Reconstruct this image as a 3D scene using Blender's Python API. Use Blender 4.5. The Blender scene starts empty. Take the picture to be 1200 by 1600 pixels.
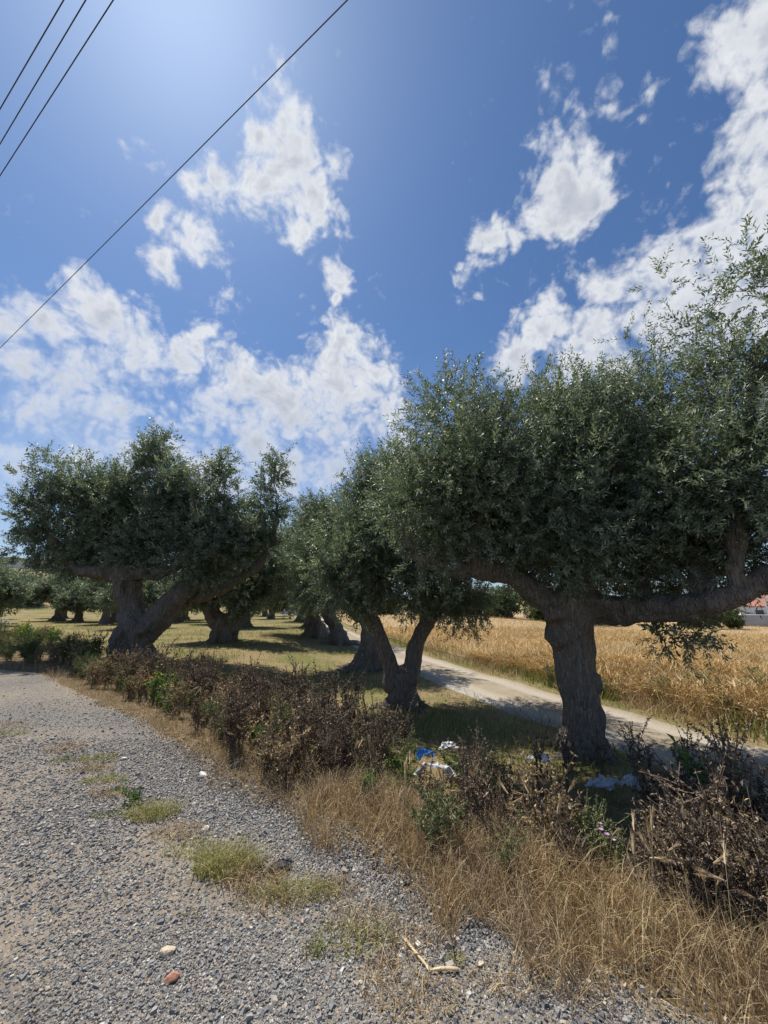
import bpy, bmesh, math
import numpy as np
from mathutils import Vector

R = math.radians
SC = bpy.context.scene
COL = SC.collection

# ------------------------------------------------------------------ camera, sky, sun, exposure
cam_d = bpy.data.cameras.new("camera")
cam = bpy.data.objects.new("camera", cam_d)
COL.objects.link(cam)
cam.location = (0, 0, 1.6)
cam.rotation_euler = (R(90 + 13.586), 0, 0)
cam_d.sensor_fit = 'VERTICAL'
cam_d.sensor_height = 36.0
cam_d.lens = 36.0 * 600 / 1600
cam_d.clip_start = 0.05
cam_d.clip_end = 6000
SC.camera = cam

SUN = Vector((-0.2962, 0.3439, 0.8911)).normalized()      # ahead and to the left, high
SUN_EL = math.asin(SUN.z)
SUN_AZ = math.atan2(SUN.x, SUN.y)

SC.view_settings.view_transform = 'Standard'
SC.view_settings.look = 'None'
SC.view_settings.gamma = 1.0
SC.view_settings.use_curve_mapping = False
SC.view_settings.exposure = 0.62

SC.cycles.max_bounces = 5
SC.cycles.diffuse_bounces = 3
SC.cycles.glossy_bounces = 2
SC.cycles.transmission_bounces = 3
SC.cycles.transparent_max_bounces = 4

sun_d = bpy.data.lights.new("sun", 'SUN')
sun_d.energy = 4.2
sun_d.angle = R(0.6)
sun_d.color = (1.0, 0.945, 0.86)
sun_o = bpy.data.objects.new("sun", sun_d)
sun_o.rotation_euler = SUN.to_track_quat('Z', 'Y').to_euler()
sun_o.location = (-8, 8, 30)
COL.objects.link(sun_o)


class NT:
    """small helper to wire shader nodes"""
    def __init__(self, tree):
        self.t = tree
    def n(self, kind, ins=None, **props):
        nd = self.t.nodes.new(kind)
        for k, v in props.items():
            setattr(nd, k, v)
        for k, v in (ins or {}).items():
            s = nd.inputs[k]
            if isinstance(v, bpy.types.NodeSocket):
                self.t.links.new(v, s)
            else:
                s.default_value = v
        return nd
    def math(self, op, a, b=0.0, c=0.0, clamp=False):
        return self.n('ShaderNodeMath', {0: a, 1: b, 2: c}, operation=op, use_clamp=clamp).outputs[0]
    def mix(self, fac, a, b, blend='MIX'):
        nd = self.n('ShaderNodeMix', data_type='RGBA', blend_type=blend)
        for s, v in ((nd.inputs['Factor'], fac), (nd.inputs[6], a), (nd.inputs[7], b)):
            if isinstance(v, bpy.types.NodeSocket):
                self.t.links.new(v, s)
            else:
                s.default_value = v if not isinstance(v, tuple) or len(v) == 4 else (*v, 1)
        return nd.outputs[2]
    def noise(self, vec, scale, detail=4.0, rough=0.5, dist=0.0):
        ins = {'Scale': scale, 'Detail': detail, 'Roughness': rough, 'Distortion': dist}
        if vec is not None:
            ins['Vector'] = vec
        return self.n('ShaderNodeTexNoise', ins).outputs[0]
    def ss(self, x, lo, hi, a=0.0, b=1.0):
        return self.n('ShaderNodeMapRange', {0: x, 1: lo, 2: hi, 3: a, 4: b}, interpolation_type='SMOOTHSTEP').outputs[0]
    def ramp(self, fac, stops):
        nd = self.n('ShaderNodeValToRGB', {0: fac})
        el = nd.color_ramp.elements
        while len(el) < len(stops):
            el.new(0.5)
        for e, (p, c) in zip(el, stops):
            e.position = p
            e.color = (*c, 1)
        return nd.outputs[0]


# clouds: direction, angular size, weight
CLOUDS = [(-0.18, 0.541, 0.821, 0.131, 1.0), (-0.218, 0.578, 0.786, 0.126, 1.0), (-0.313, 0.557, 0.769, 0.097, 1.0), (-0.134, 0.599, 0.79, 0.105, 1.0), (-0.17, 0.623, 0.763, 0.072, 1.0), (-0.356, 0.55, 0.755, 0.052, 1.0), (-0.234, 0.524, 0.819, 0.066, 1.0), (-0.099, 0.563, 0.821, 0.062, 1.0), (-0.378, 0.609, 0.698, 0.091, 1.0), (-0.426, 0.62, 0.659, 0.057, 1.0), (-0.344, 0.633, 0.694, 0.054, 1.0), (-0.429, 0.566, 0.704, 0.04, 1.0), (-0.423, 0.48, 0.769, 0.053, 0.6), (-0.406, 0.503, 0.763, 0.05, 0.5), (-0.389, 0.522, 0.759, 0.046, 0.5), (-0.099, 0.707, 0.7, 0.06, 0.9), (-0.104, 0.731, 0.674, 0.026, 0.7), (-0.348, 0.689, 0.636, 0.102, 0.6), (-0.311, 0.695, 0.648, 0.074, 0.5), (-0.422, 0.701, 0.575, 0.087, 0.6), (-0.554, 0.629, 0.545, 0.102, 1.0), (-0.623, 0.605, 0.497, 0.082, 0.9), (-0.657, 0.576, 0.486, 0.071, 0.95), (-0.508, 0.691, 0.513, 0.14, 1.0), (-0.611, 0.665, 0.43, 0.107, 0.9), (-0.432, 0.735, 0.522, 0.113, 0.9), (-0.656, 0.663, 0.36, 0.131, 0.9), (-0.56, 0.728, 0.396, 0.141, 0.85), (-0.34, 0.79, 0.51, 0.125, 1.0), (-0.262, 0.833, 0.487, 0.139, 1.0), (-0.4, 0.812, 0.425, 0.148, 0.9), (-0.488, 0.803, 0.342, 0.157, 0.85), (-0.621, 0.731, 0.283, 0.147, 0.8), (-0.206, 0.867, 0.454, 0.114, 0.95), (-0.312, 0.868, 0.386, 0.142, 0.8), (-0.107, 0.802, 0.587, 0.102, 1.0), (-0.013, 0.832, 0.555, 0.1, 1.0), (-0.087, 0.853, 0.515, 0.203, 1.1), (0.0, 0.879, 0.477, 0.164, 0.9), (-0.129, 0.893, 0.432, 0.139, 0.9), (-0.131, 0.933, 0.335, 0.152, 0.8), (0.033, 0.92, 0.391, 0.132, 0.7), (-0.679, 0.684, 0.265, 0.15, 0.9), (-0.553, 0.786, 0.275, 0.181, 0.9), (-0.408, 0.857, 0.316, 0.179, 0.9), (-0.257, 0.912, 0.319, 0.148, 0.8), (-0.67, 0.611, 0.421, 0.105, 0.9), (-0.39, 0.72, 0.575, 0.06, 0.8), (0.343, 0.56, 0.754, 0.122, 1.0), (0.326, 0.59, 0.738, 0.063, 1.0), (0.389, 0.548, 0.741, 0.055, 1.0), (0.224, 0.635, 0.739, 0.077, 1.0), (0.263, 0.637, 0.725, 0.04, 0.8), (0.206, 0.676, 0.707, 0.08, 0.55), (0.18, 0.701, 0.69, 0.083, 0.55), (0.199, 0.715, 0.67, 0.069, 0.5), (0.281, 0.511, 0.813, 0.056, 0.55), (0.278, 0.449, 0.85, 0.056, 0.5), (0.318, 0.465, 0.827, 0.067, 0.55), (0.36, 0.457, 0.813, 0.071, 0.55), (0.41, 0.44, 0.799, 0.059, 0.5), (0.348, 0.482, 0.804, 0.048, 0.6), (0.33, 0.392, 0.859, 0.054, 0.5), (0.294, 0.384, 0.875, 0.049, 0.5), (0.513, 0.369, 0.775, 0.121, 1.0), (0.571, 0.416, 0.708, 0.142, 1.1), (0.596, 0.479, 0.644, 0.173, 1.1), (0.571, 0.543, 0.615, 0.14, 1.05), (0.527, 0.591, 0.611, 0.118, 1.0), (0.47, 0.637, 0.611, 0.103, 1.0), (0.566, 0.63, 0.532, 0.188, 1.05), (0.446, 0.699, 0.558, 0.144, 1.0), (0.352, 0.727, 0.589, 0.138, 1.0), (0.295, 0.775, 0.559, 0.114, 0.9), (0.636, 0.577, 0.513, 0.178, 1.0), (0.491, 0.725, 0.484, 0.127, 0.9), (0.423, 0.746, 0.514, 0.133, 0.9), (0.658, 0.511, 0.553, 0.209, 1.1), (0.483, 0.409, 0.774, 0.048, 0.8)]


def cloud_group():
    g = bpy.data.node_groups.new("cloud_density", 'ShaderNodeTree')
    g.interface.new_socket("Vector", in_out='INPUT', socket_type='NodeSocketVector')
    g.interface.new_socket("Density", in_out='OUTPUT', socket_type='NodeSocketFloat')
    g.interface.new_socket("Relief", in_out='OUTPUT', socket_type='NodeSocketFloat')
    k = NT(g)
    gi = k.n('NodeGroupInput').outputs[0]
    go = k.n('NodeGroupOutput')
    # billowing warp of the look-up direction
    w = k.n('ShaderNodeTexNoise', {'Vector': gi, 'Scale': 10.0, 'Detail': 2.0}).outputs['Color']
    w = k.n('ShaderNodeVectorMath', {0: w, 1: (0.5, 0.5, 0.5)}, operation='SUBTRACT').outputs[0]
    w = k.n('ShaderNodeVectorMath', {0: w, 'Scale': 0.075}, operation='SCALE').outputs[0]
    v = k.n('ShaderNodeVectorMath', {0: gi, 1: w}, operation='ADD').outputs[0]
    body = None
    for (cx, cy, cz, rad, wt) in CLOUDS:
        m = k.n('ShaderNodeMapping', {'Vector': v, 'Location': (cx, cy, cz), 'Scale': (rad,) * 3}, vector_type='TEXTURE').outputs[0]
        b = k.n('ShaderNodeTexGradient', {'Vector': m}, gradient_type='SPHERICAL').outputs['Fac']
        if wt < 0.65:
            b = k.math('MULTIPLY', b, wt)                   # thin, torn cloud
        body = b if body is None else k.n('ShaderNodeMath', {0: body, 1: b, 2: 0.15}, operation='SMOOTH_MAX').outputs[0]
    # sparse scraps of cloud over the whole sky
    big = k.noise(gi, 2.2, 1.0, 0.5)
    body = k.math('ADD', body, k.ss(big, 0.45, 0.8, 0.0, 0.25))
    f1 = k.noise(v, 15.0, 5.0, 0.60)
    f2 = k.n('ShaderNodeTexVoronoi', {'Vector': v, 'Scale': 34.0, 'Detail': 1.0, 'Roughness': 0.5}, feature='F1').outputs['Distance']
    f2 = k.math('SUBTRACT', 0.45, f2)
    vo = k.n('ShaderNodeVectorMath', {0: v, 1: tuple(SUN * 0.016)}, operation='ADD').outputs[0]
    f3 = k.noise(vo, 15.0, 3.0, 0.64)
    f4 = k.noise(gi, 75.0, 3.0, 0.6)
    f = k.math('MULTIPLY_ADD', k.math('SUBTRACT', f1, 0.5), 1.15, k.math('MULTIPLY', f2, 0.36))
    f = k.math('MULTIPLY_ADD', k.math('SUBTRACT', f4, 0.5), 0.42, f)
    d = k.math('ADD', body, f)
    g.links.new(d, go.inputs[0])
    g.links.new(k.math('SUBTRACT', f1, f3), go.inputs[1])
    return g


def build_world():
    w = bpy.data.worlds.new("World")
    SC.world = w
    w.use_nodes = True
    w.node_tree.nodes.clear()
    k = NT(w.node_tree)
    sky = k.n('ShaderNodeTexSky', sky_type='NISHITA', sun_disc=False, sun_elevation=SUN_EL, sun_rotation=SUN_AZ,
              altitude=50, air_density=1.0, dust_density=0.55, ozone_density=3.0)
    dirv = k.n('ShaderNodeTexCoord').outputs['Generated']
    g = cloud_group()
    d0 = k.n('ShaderNodeGroup', {0: dirv}, node_tree=g)
    z = k.n('ShaderNodeSeparateXYZ', {0: dirv}).outputs[2]
    cover = k.ss(d0.outputs[0], 0.25, k.ss(z, 0.30, 0.62, 1.20, 0.82))      # softer, more veiled towards the horizon
    thick = k.ss(d0.outputs[0], 0.58, 1.12)
    lit = k.math('MULTIPLY_ADD', d0.outputs[1], 1.1, k.math('SUBTRACT', 1.0, k.math('MULTIPLY', thick, 0.58)), clamp=True)
    ccol = k.mix(lit, (2.35, 2.65, 3.25), (5.35, 5.45, 5.6))
    # clouds thin out into the pale air near the horizon
    cover = k.math('MULTIPLY', cover, k.ss(z, 0.02, 0.42, 0.50, 0.93))
    skyc = k.mix(1.0, sky.outputs[0], (0.445, 0.57, 0.695, 1), 'MULTIPLY')
    veil = k.math('MULTIPLY', k.ss(k.noise(dirv, 3.0, 4.0, 0.6), 0.30, 0.65, 0.25, 1.0), k.ss(z, 0.62, 0.05, 0.0, 0.62))
    skyc = k.mix(veil, skyc, (3.4, 3.9, 4.75))          # thin high veil low in the sky
    col = k.mix(cover, skyc, ccol)
    bg = k.n('ShaderNodeBackground', {0: col, 1: 0.105})
    out = k.n('ShaderNodeOutputWorld')
    w.node_tree.links.new(bg.outputs[0], out.inputs[0])
    w.cycles.sampling_method = 'MANUAL'
    w.cycles.sample_map_resolution = 512


build_world()

# ------------------------------------------------------------------ numbers: noise, terrain height
#H0
def ss(a, b, x):
    t = np.clip((np.asarray(x, float) - a) / (b - a), 0, 1)
    return t * t * (3 - 2 * t)


def _hash(ix, iy, iz, seed):
    h = (ix.astype(np.uint64) * np.uint64(374761393) + iy.astype(np.uint64) * np.uint64(668265263)
         + iz.astype(np.uint64) * np.uint64(2147483647) + np.uint64(seed * 974711 + 12345)) & np.uint64(0xffffffff)
    h = ((h ^ (h >> np.uint64(13))) * np.uint64(1274126177)) & np.uint64(0xffffffff)
    h = h ^ (h >> np.uint64(16))
    return (h & np.uint64(0xffffff)).astype(float) / 0xffffff


def vnoise(p, seed=0):
    p = np.asarray(p, float) + 1000.0
    i = np.floor(p).astype(np.int64)
    f = p - i
    f = f * f * (3 - 2 * f)
    r = 0
    for a in (0, 1):
        for b in (0, 1):
            for c in (0, 1):
                w = (f[:, 0] if a else 1 - f[:, 0]) * (f[:, 1] if b else 1 - f[:, 1]) * (f[:, 2] if c else 1 - f[:, 2])
                r = r + w * _hash(i[:, 0] + a, i[:, 1] + b, i[:, 2] + c, seed)
    return r


def fbm(p, octs=4, seed=0, gain=0.5):
    p = np.asarray(p, float)
    s, a, n = 0, 1.0, 0
    for o in range(octs):
        s = s + a * vnoise(p * (2.03 ** o) + 7.3 * o, seed + o)
        n += a
        a *= gain
    return s / n


EDGE = np.array([(-60, 42), (-30, 25.5), (-18, 16.8), (-10.2, 10.9), (-7.8, 9.6), (-5.1, 7.4), (-3.57, 6.2), (-2.2, 4.9), (-1.12, 3.83), (-0.18, 3.17),
                 (0.05, 2.9), (0.38, 2.62), (0.80, 2.32), (1.12, 2.09), (1.3, 1.95), (2.2, 1.2), (4.0, -1.0), (8, -6)], float)


def edge_d(x, y):
    """signed distance from the gravel's edge; positive towards the orchard"""
    x = np.asarray(x, float); y = np.asarray(y, float)
    best = np.full(x.shape, 1e9); sg = np.zeros(x.shape)
    for a, b in zip(EDGE[:-1], EDGE[1:]):
        ab = b - a
        t = np.clip(((x - a[0]) * ab[0] + (y - a[1]) * ab[1]) / (ab @ ab), 0, 1)
        dx = x - a[0] - t * ab[0]; dy = y - a[1] - t * ab[1]
        d = np.hypot(dx, dy)
        m = d < best - 1e-9
        best = np.where(m, d, best)
        sg = np.where(m, np.sign(ab[0] * dy - ab[1] * dx), sg)
    return best * np.where(sg == 0, 1, sg)


def hgt(x, y):
    x = np.asarray(x, float); y = np.asarray(y, float)
    d = edge_d(x, y)
    depth = 0.10 + 0.42 * ss(-7, -1, x)
    z = -depth * ss(0.15, 2.0, d)
    r = np.hypot(x, y)
    z = z + 11.5 * ss(70, 150, r) * ss(0.45, 0.95, -x / np.maximum(y, 1.0)) * (y > 0)
    z = z - 1.6 * ss(24, 70, r) * ss(0.2, 0.7, x / np.maximum(y, 1.0)) * (y > 0)
    z = z + 9.0 * ss(160, 600, r)
    p = np.stack([x * 0.7, y * 0.7, 0 * x], -1).reshape(-1, 3)
    n = (fbm(p, 3, 5) - 0.5).reshape(x.shape)
    z = z + 0.10 * n * ss(0.3, 1.5, d) + 0.035 * n * (d < 0.3)
    return z
#H1


def H(x, y):
    return float(hgt(np.array([x]), np.array([y]))[0])


RNG = np.random.default_rng(7)

# ------------------------------------------------------------------ mesh and object helpers
def mesh_np(name, V, faces, mat, attrs=None, smooth=False, uv=None):
    """V (n,3); faces: list of index arrays (m,k) of one polygon size each"""
    me = bpy.data.meshes.new(name)
    V = np.ascontiguousarray(V, dtype=np.float32)
    faces = [np.asarray(f, dtype=np.int32) for f in faces if len(f)]
    me.vertices.add(len(V))
    me.vertices.foreach_set('co', V.ravel())
    nl = sum(f.size for f in faces); npoly = sum(len(f) for f in faces)
    me.loops.add(nl)
    me.loops.foreach_set('vertex_index', np.concatenate([f.ravel() for f in faces]))
    me.polygons.add(npoly)
    starts = []; off = 0
    for f in faces:
        starts.append(off + np.arange(len(f)) * f.shape[1]); off += f.size
    me.polygons.foreach_set('loop_start', np.concatenate(starts).astype(np.int32))
    me.polygons.foreach_set('use_smooth', np.full(npoly, smooth))
    for k, v in (attrs or {}).items():
        a = me.attributes.new(k, 'FLOAT', 'POINT')
        a.data.foreach_set('value', np.asarray(v, dtype=np.float32))
    me.update(calc_edges=True)
    me.validate()
    if mat is not None:
        me.materials.append(mat)
    return me


def obj(name, me, parent=None, loc=None, rotz=None, scale=None):
    o = bpy.data.objects.new(name, me)
    COL.objects.link(o)
    if parent is not None:
        o.parent = parent
    if loc is not None:
        o.location = loc
    if rotz is not None:
        o.rotation_euler = (0, 0, rotz)
    if scale is not None:
        o.scale = (scale,) * 3 if np.isscalar(scale) else scale
    return o


def tag(o, label, cat, group=None):
    o['label'] = label
    o['category'] = cat
    if group:
        o['group'] = group
    return o


def thing(name, label, cat, loc, rotz=0.0, group=None, scale=1.0):
    o = bpy.data.objects.new(name, None)
    o.empty_display_size = 0.1
    COL.objects.link(o)
    o.location = loc
    o.rotation_euler = (0, 0, rotz)
    o.scale = (scale,) * 3 if np.isscalar(scale) else scale
    return tag(o, label, cat, group)


def setting(o, kind='structure'):
    o['kind'] = kind
    return o


def unit(v):
    return v / np.maximum(np.linalg.norm(v, axis=-1, keepdims=True), 1e-9)


def tube(P, rad, seg=8, V0=0, wob=0.0, seed=0, caps=True):
    """closed tube along points P with radii; returns verts, quads, tris"""
    P = np.asarray(P, float); rad = np.asarray(rad, float)
    T = unit(np.gradient(P, axis=0))
    up = np.array([0.13, 0.97, 0.2])
    N = unit(np.cross(T, up)); B = np.cross(T, N)
    a = np.linspace(0, 2 * math.pi, seg, endpoint=False)
    rr = rad[:, None] * np.ones(seg)[None]
    if wob:
        rs = np.random.default_rng(seed)
        ph = rs.uniform(0, 6.28, 4)
        s = np.arange(len(P))[:, None]
        rr = rr * (1 + wob * (np.sin(a * 3 + ph[0] + s * 0.12) * 0.5 + np.sin(a * 5 + ph[1] - s * 0.2) * 0.35 + 0.45 * np.sin(s * 0.28 + ph[2] + a)))
    V = P[:, None] + rr[..., None] * (np.cos(a)[None, :, None] * N[:, None] + np.sin(a)[None, :, None] * B[:, None])
    n = len(P)
    V = V.reshape(-1, 3)
    i = np.arange(n - 1)[:, None] * seg; j = np.arange(seg)[None]; j2 = (j + 1) % seg
    Q = np.stack([i + j, i + j2, i + seg + j2, i + seg + j], -1).reshape(-1, 4)
    Tt = np.zeros((0, 3), int)
    if caps:
        V = np.vstack([V, P[0] - T[0] * rad[0] * 0.4, P[-1] + T[-1] * rad[-1] * 0.6])
        c0, c1 = n * seg, n * seg + 1
        jj = np.arange(seg); jn = (jj + 1) % seg
        Tt = np.vstack([np.stack([np.full(seg, c0), jn, jj], -1), np.stack([np.full(seg, c1), (n - 1) * seg + jj, (n - 1) * seg + jn], -1)])
    return V, Q + V0, Tt + V0


def join(parts):
    Vs, Qs, Ts, n = [], [], [], 0
    for V, Q, T in parts:
        Vs.append(V); Qs.append(Q + n); Ts.append(T + n); n += len(V)
    return np.vstack(Vs), np.vstack(Qs), np.vstack(Ts)


def catmull(P, n=6):
    P = np.asarray(P, float)
    Q = np.vstack([2 * P[0] - P[1], P, 2 * P[-1] - P[-2]])
    out = []
    for i in range(1, len(Q) - 2):
        t = np.linspace(0, 1, n, endpoint=False)[:, None]
        a, b, c, d = Q[i - 1], Q[i], Q[i + 1], Q[i + 2]
        out.append(0.5 * (2 * b + (c - a) * t + (2 * a - 5 * b + 4 * c - d) * t ** 2 + (3 * b - a - 3 * c + d) * t ** 3))
    out.append(P[-1:])
    return np.vstack(out)


# ------------------------------------------------------------------ materials
def new_mat(name):
    m = bpy.data.materials.new(name)
    m.use_nodes = True
    m.node_tree.nodes.clear()
    return m, NT(m.node_tree)


def finish(m, k, shader, disp=None):
    o = k.n('ShaderNodeOutputMaterial')
    k.t.links.new(shader, o.inputs[0])
    return m


def leaf_mat(name, stops, rough=0.45, transl=0.25, spec=0.5, tint_noise=1.2, through=(1.3, 1.5, 0.6)):
    m, k = new_mat(name)
    r = k.n('ShaderNodeAttribute', attribute_name='rnd').outputs['Fac']
    c = k.ramp(r, stops)
    pos = k.n('ShaderNodeTexCoord').outputs['Object']
    nz = k.noise(pos, tint_noise, 3)
    c = k.mix(k.ss(nz, 0.35, 0.68, 0.0, 0.55), c, k.mix(1.0, c, (1.25, 1.18, 0.90), 'MULTIPLY'))
    p = k.n('ShaderNodeBsdfPrincipled', {'Base Color': c, 'Roughness': rough, 'Specular IOR Level': spec}).outputs[0]
    if transl > 0:
        t = k.n('ShaderNodeBsdfTranslucent', {0: k.mix(1.0, c, through, 'MULTIPLY')}).outputs[0]
        p = k.n('ShaderNodeMixShader', {0: transl, 1: p, 2: t}).outputs[0]
    return finish(m, k, p)


def plain_mat(name, col, col2=None, scale=8.0, rough=0.7, bump=0.2, spec=0.4, transl=0.0, detail=6, metal=0.0):
    m, k = new_mat(name)
    pos = k.n('ShaderNodeTexCoord').outputs['Object']
    nz = k.noise(pos, scale, detail, 0.6)
    c = k.mix(k.ss(nz, 0.35, 0.65), col, col2 or tuple(x * 0.6 for x in col))
    ins = {'Base Color': c, 'Roughness': rough, 'Specular IOR Level': spec, 'Metallic': metal}
    if bump:
        ins['Normal'] = k.n('ShaderNodeBump', {'Strength': bump, 'Distance': 0.02, 'Height': nz}).outputs[0]
    p = k.n('ShaderNodeBsdfPrincipled', ins).outputs[0]
    if transl:
        t = k.n('ShaderNodeBsdfTranslucent', {0: c}).outputs[0]
        p = k.n('ShaderNodeMixShader', {0: transl, 1: p, 2: t}).outputs[0]
    return finish(m, k, p)


def bark_mat():
    m, k = new_mat("olive_bark")
    pos = k.n('ShaderNodeTexCoord').outputs['Object']
    st = k.n('ShaderNodeMapping', {'Vector': pos, 'Scale': (1, 1, 0.22)}).outputs[0]
    n1 = k.noise(st, 26, 8, 0.65, 0.6)
    n2 = k.noise(pos, 5, 5, 0.6)
    vo = k.n('ShaderNodeTexVoronoi', {'Vector': st, 'Scale': 30.0}, feature='DISTANCE_TO_EDGE').outputs[0]
    c = k.ramp(n1, [(0.25, (0.07, 0.058, 0.048)), (0.5, (0.25, 0.21, 0.17)), (0.78, (0.44, 0.385, 0.32))])
    c = k.mix(k.ss(n2, 0.4, 0.75, 0, 0.6), c, (0.27, 0.215, 0.165))
    hh = k.math('ADD', k.math('MULTIPLY', n1, 1.0), k.ss(vo, 0.0, 0.25, 0, 0.5))
    b = k.n('ShaderNodeBump', {'Strength': 1.0, 'Distance': 0.06, 'Height': hh}).outputs[0]
    p = k.n('ShaderNodeBsdfPrincipled', {'Base Color': c, 'Roughness': 0.9, 'Specular IOR Level': 0.2, 'Normal': b}).outputs[0]
    return finish(m, k, p)


def ground_mat():
    m, k = new_mat("orchard_ground")
    pos = k.n('ShaderNodeNewGeometry').outputs['Position']
    n1 = k.noise(pos, 0.35, 4, 0.6)
    n2 = k.noise(pos, 2.6, 5, 0.65)
    n3 = k.noise(pos, 30, 4, 0.7)
    dry = k.ramp(n3, [(0.25, (0.15, 0.105, 0.055)), (0.5, (0.27, 0.20, 0.105)), (0.75, (0.37, 0.29, 0.17))])
    grn = k.ramp(n3, [(0.25, (0.085, 0.085, 0.028)), (0.5, (0.16, 0.155, 0.055)), (0.75, (0.26, 0.235, 0.11))])
    c = k.mix(k.ss(k.math('ADD', k.math('MULTIPLY', n1, 0.65), k.math('MULTIPLY', n2, 0.35)), 0.41, 0.58), dry, grn)
    bank = k.n('ShaderNodeAttribute', attribute_name='bank').outputs['Fac']
    c = k.mix(bank, c, k.mix(1.0, dry, (0.60, 0.60, 0.62), 'MULTIPLY'))
    b = k.n('ShaderNodeBump', {'Strength': 0.8, 'Distance': 0.05, 'Height': k.math('ADD', n3, n2)}).outputs[0]
    p = k.n('ShaderNodeBsdfPrincipled', {'Base Color': c, 'Roughness': 0.95, 'Specular IOR Level': 0.1, 'Normal': b}).outputs[0]
    return finish(m, k, p)


def gravel_mat():
    m, k = new_mat("gravel")
    pos = k.n('ShaderNodeNewGeometry').outputs['Position']
    stony = k.n('ShaderNodeAttribute', attribute_name='stony').outputs['Fac']
    wv = k.n('ShaderNodeVectorMath', {0: pos, 1: k.n('ShaderNodeVectorMath', {0: k.n('ShaderNodeTexNoise', {'Vector': pos, 'Scale': 40.0}).outputs['Color'], 'Scale': 0.012}, operation='SCALE').outputs[0]}, operation='ADD').outputs[0]
    v = k.n('ShaderNodeTexVoronoi', {'Vector': wv, 'Scale': 78.0, 'Randomness': 1.0})
    ve = k.n('ShaderNodeTexVoronoi', {'Vector': wv, 'Scale': 78.0}, feature='DISTANCE_TO_EDGE').outputs[0]
    shade = k.n('ShaderNodeSeparateColor', {0: v.outputs['Color']})
    st = k.ramp(shade.outputs[0], [(0.0, (0.12, 0.118, 0.115)), (0.35, (0.195, 0.19, 0.185)), (0.7, (0.27, 0.262, 0.25)), (0.93, (0.40, 0.385, 0.35)), (0.97, (0.36, 0.27, 0.19))])
    n3 = k.noise(pos, 55, 6, 0.7)
    n2 = k.noise(pos, 4, 4, 0.6)
    soil = k.ramp(n3, [(0.25, (0.115, 0.092, 0.068)), (0.5, (0.21, 0.172, 0.127)), (0.75, (0.32, 0.27, 0.205))])
    cr = k.math('ADD', stony, k.math('MULTIPLY', k.math('SUBTRACT', shade.outputs[1], 0.5), 0.9))
    cr = k.math('ADD', cr, k.math('MULTIPLY', k.math('SUBTRACT', n2, 0.5), 0.5))
    mask = k.math('MULTIPLY', k.ss(cr, 0.32, 0.42), k.ss(ve, 0.04, 0.11))
    c = k.mix(mask, soil, st)
    hh = k.math('ADD', k.math('MULTIPLY', mask, 1.0), k.math('MULTIPLY', n3, 0.4))
    b = k.n('ShaderNodeBump', {'Strength': 1.0, 'Distance': 0.012, 'Height': hh}).outputs[0]
    p = k.n('ShaderNodeBsdfPrincipled', {'Base Color': c, 'Roughness': 0.85, 'Specular IOR Level': 0.3, 'Normal': b}).outputs[0]
    return finish(m, k, p)


def stone_mat(name, stops, rough=0.75):
    m, k = new_mat(name)
    r = k.n('ShaderNodeAttribute', attribute_name='rnd').outputs['Fac']
    oi = k.n('ShaderNodeObjectInfo').outputs['Random']
    f = k.math('FRACT', k.math('ADD', r, oi))
    c = k.ramp(f, stops)
    pos = k.n('ShaderNodeTexCoord').outputs['Object']
    n3 = k.noise(pos, 120, 4, 0.7)
    c = k.mix(k.ss(n3, 0.3, 0.7, 0, 0.5), c, k.mix(1.0, c, (0.62, 0.6, 0.57), 'MULTIPLY'))
    p = k.n('ShaderNodeBsdfPrincipled', {'Base Color': c, 'Roughness': rough, 'Specular IOR Level': 0.3}).outputs[0]
    return finish(m, k, p)


def road_mat():
    m, k = new_mat("dirt_track")
    pos = k.n('ShaderNodeNewGeometry').outputs['Position']
    u = k.n('ShaderNodeAttribute', attribute_name='across').outputs['Fac']
    n3 = k.noise(pos, 45, 6, 0.7)
    n2 = k.noise(pos, 2.2, 5, 0.6)
    c = k.ramp(n3, [(0.22, (0.20, 0.17, 0.13)), (0.5, (0.36, 0.315, 0.25)), (0.78, (0.50, 0.45, 0.37))])
    rut = k.math('ABSOLUTE', k.math('SUBTRACT', k.math('ABSOLUTE', k.math('SUBTRACT', u, 0.5)), 0.27))
    c = k.mix(k.math('MULTIPLY', k.ss(rut, 0.03, 0.16, 0.0, 1.3), n2), c, (0.25, 0.20, 0.13))
    c = k.mix(k.ss(k.math('ADD', u, k.math('MULTIPLY', n2, 0.3)), 0.95, 1.15, 0, 0.6), c, (0.40, 0.40, 0.39))
    b = k.n('ShaderNodeBump', {'Strength': 0.7, 'Distance': 0.02, 'Height': k.math('ADD', n3, n2)}).outputs[0]
    p = k.n('ShaderNodeBsdfPrincipled', {'Base Color': c, 'Roughness': 0.95, 'Specular IOR Level': 0.1, 'Normal': b}).outputs[0]
    return finish(m, k, p)


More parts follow.
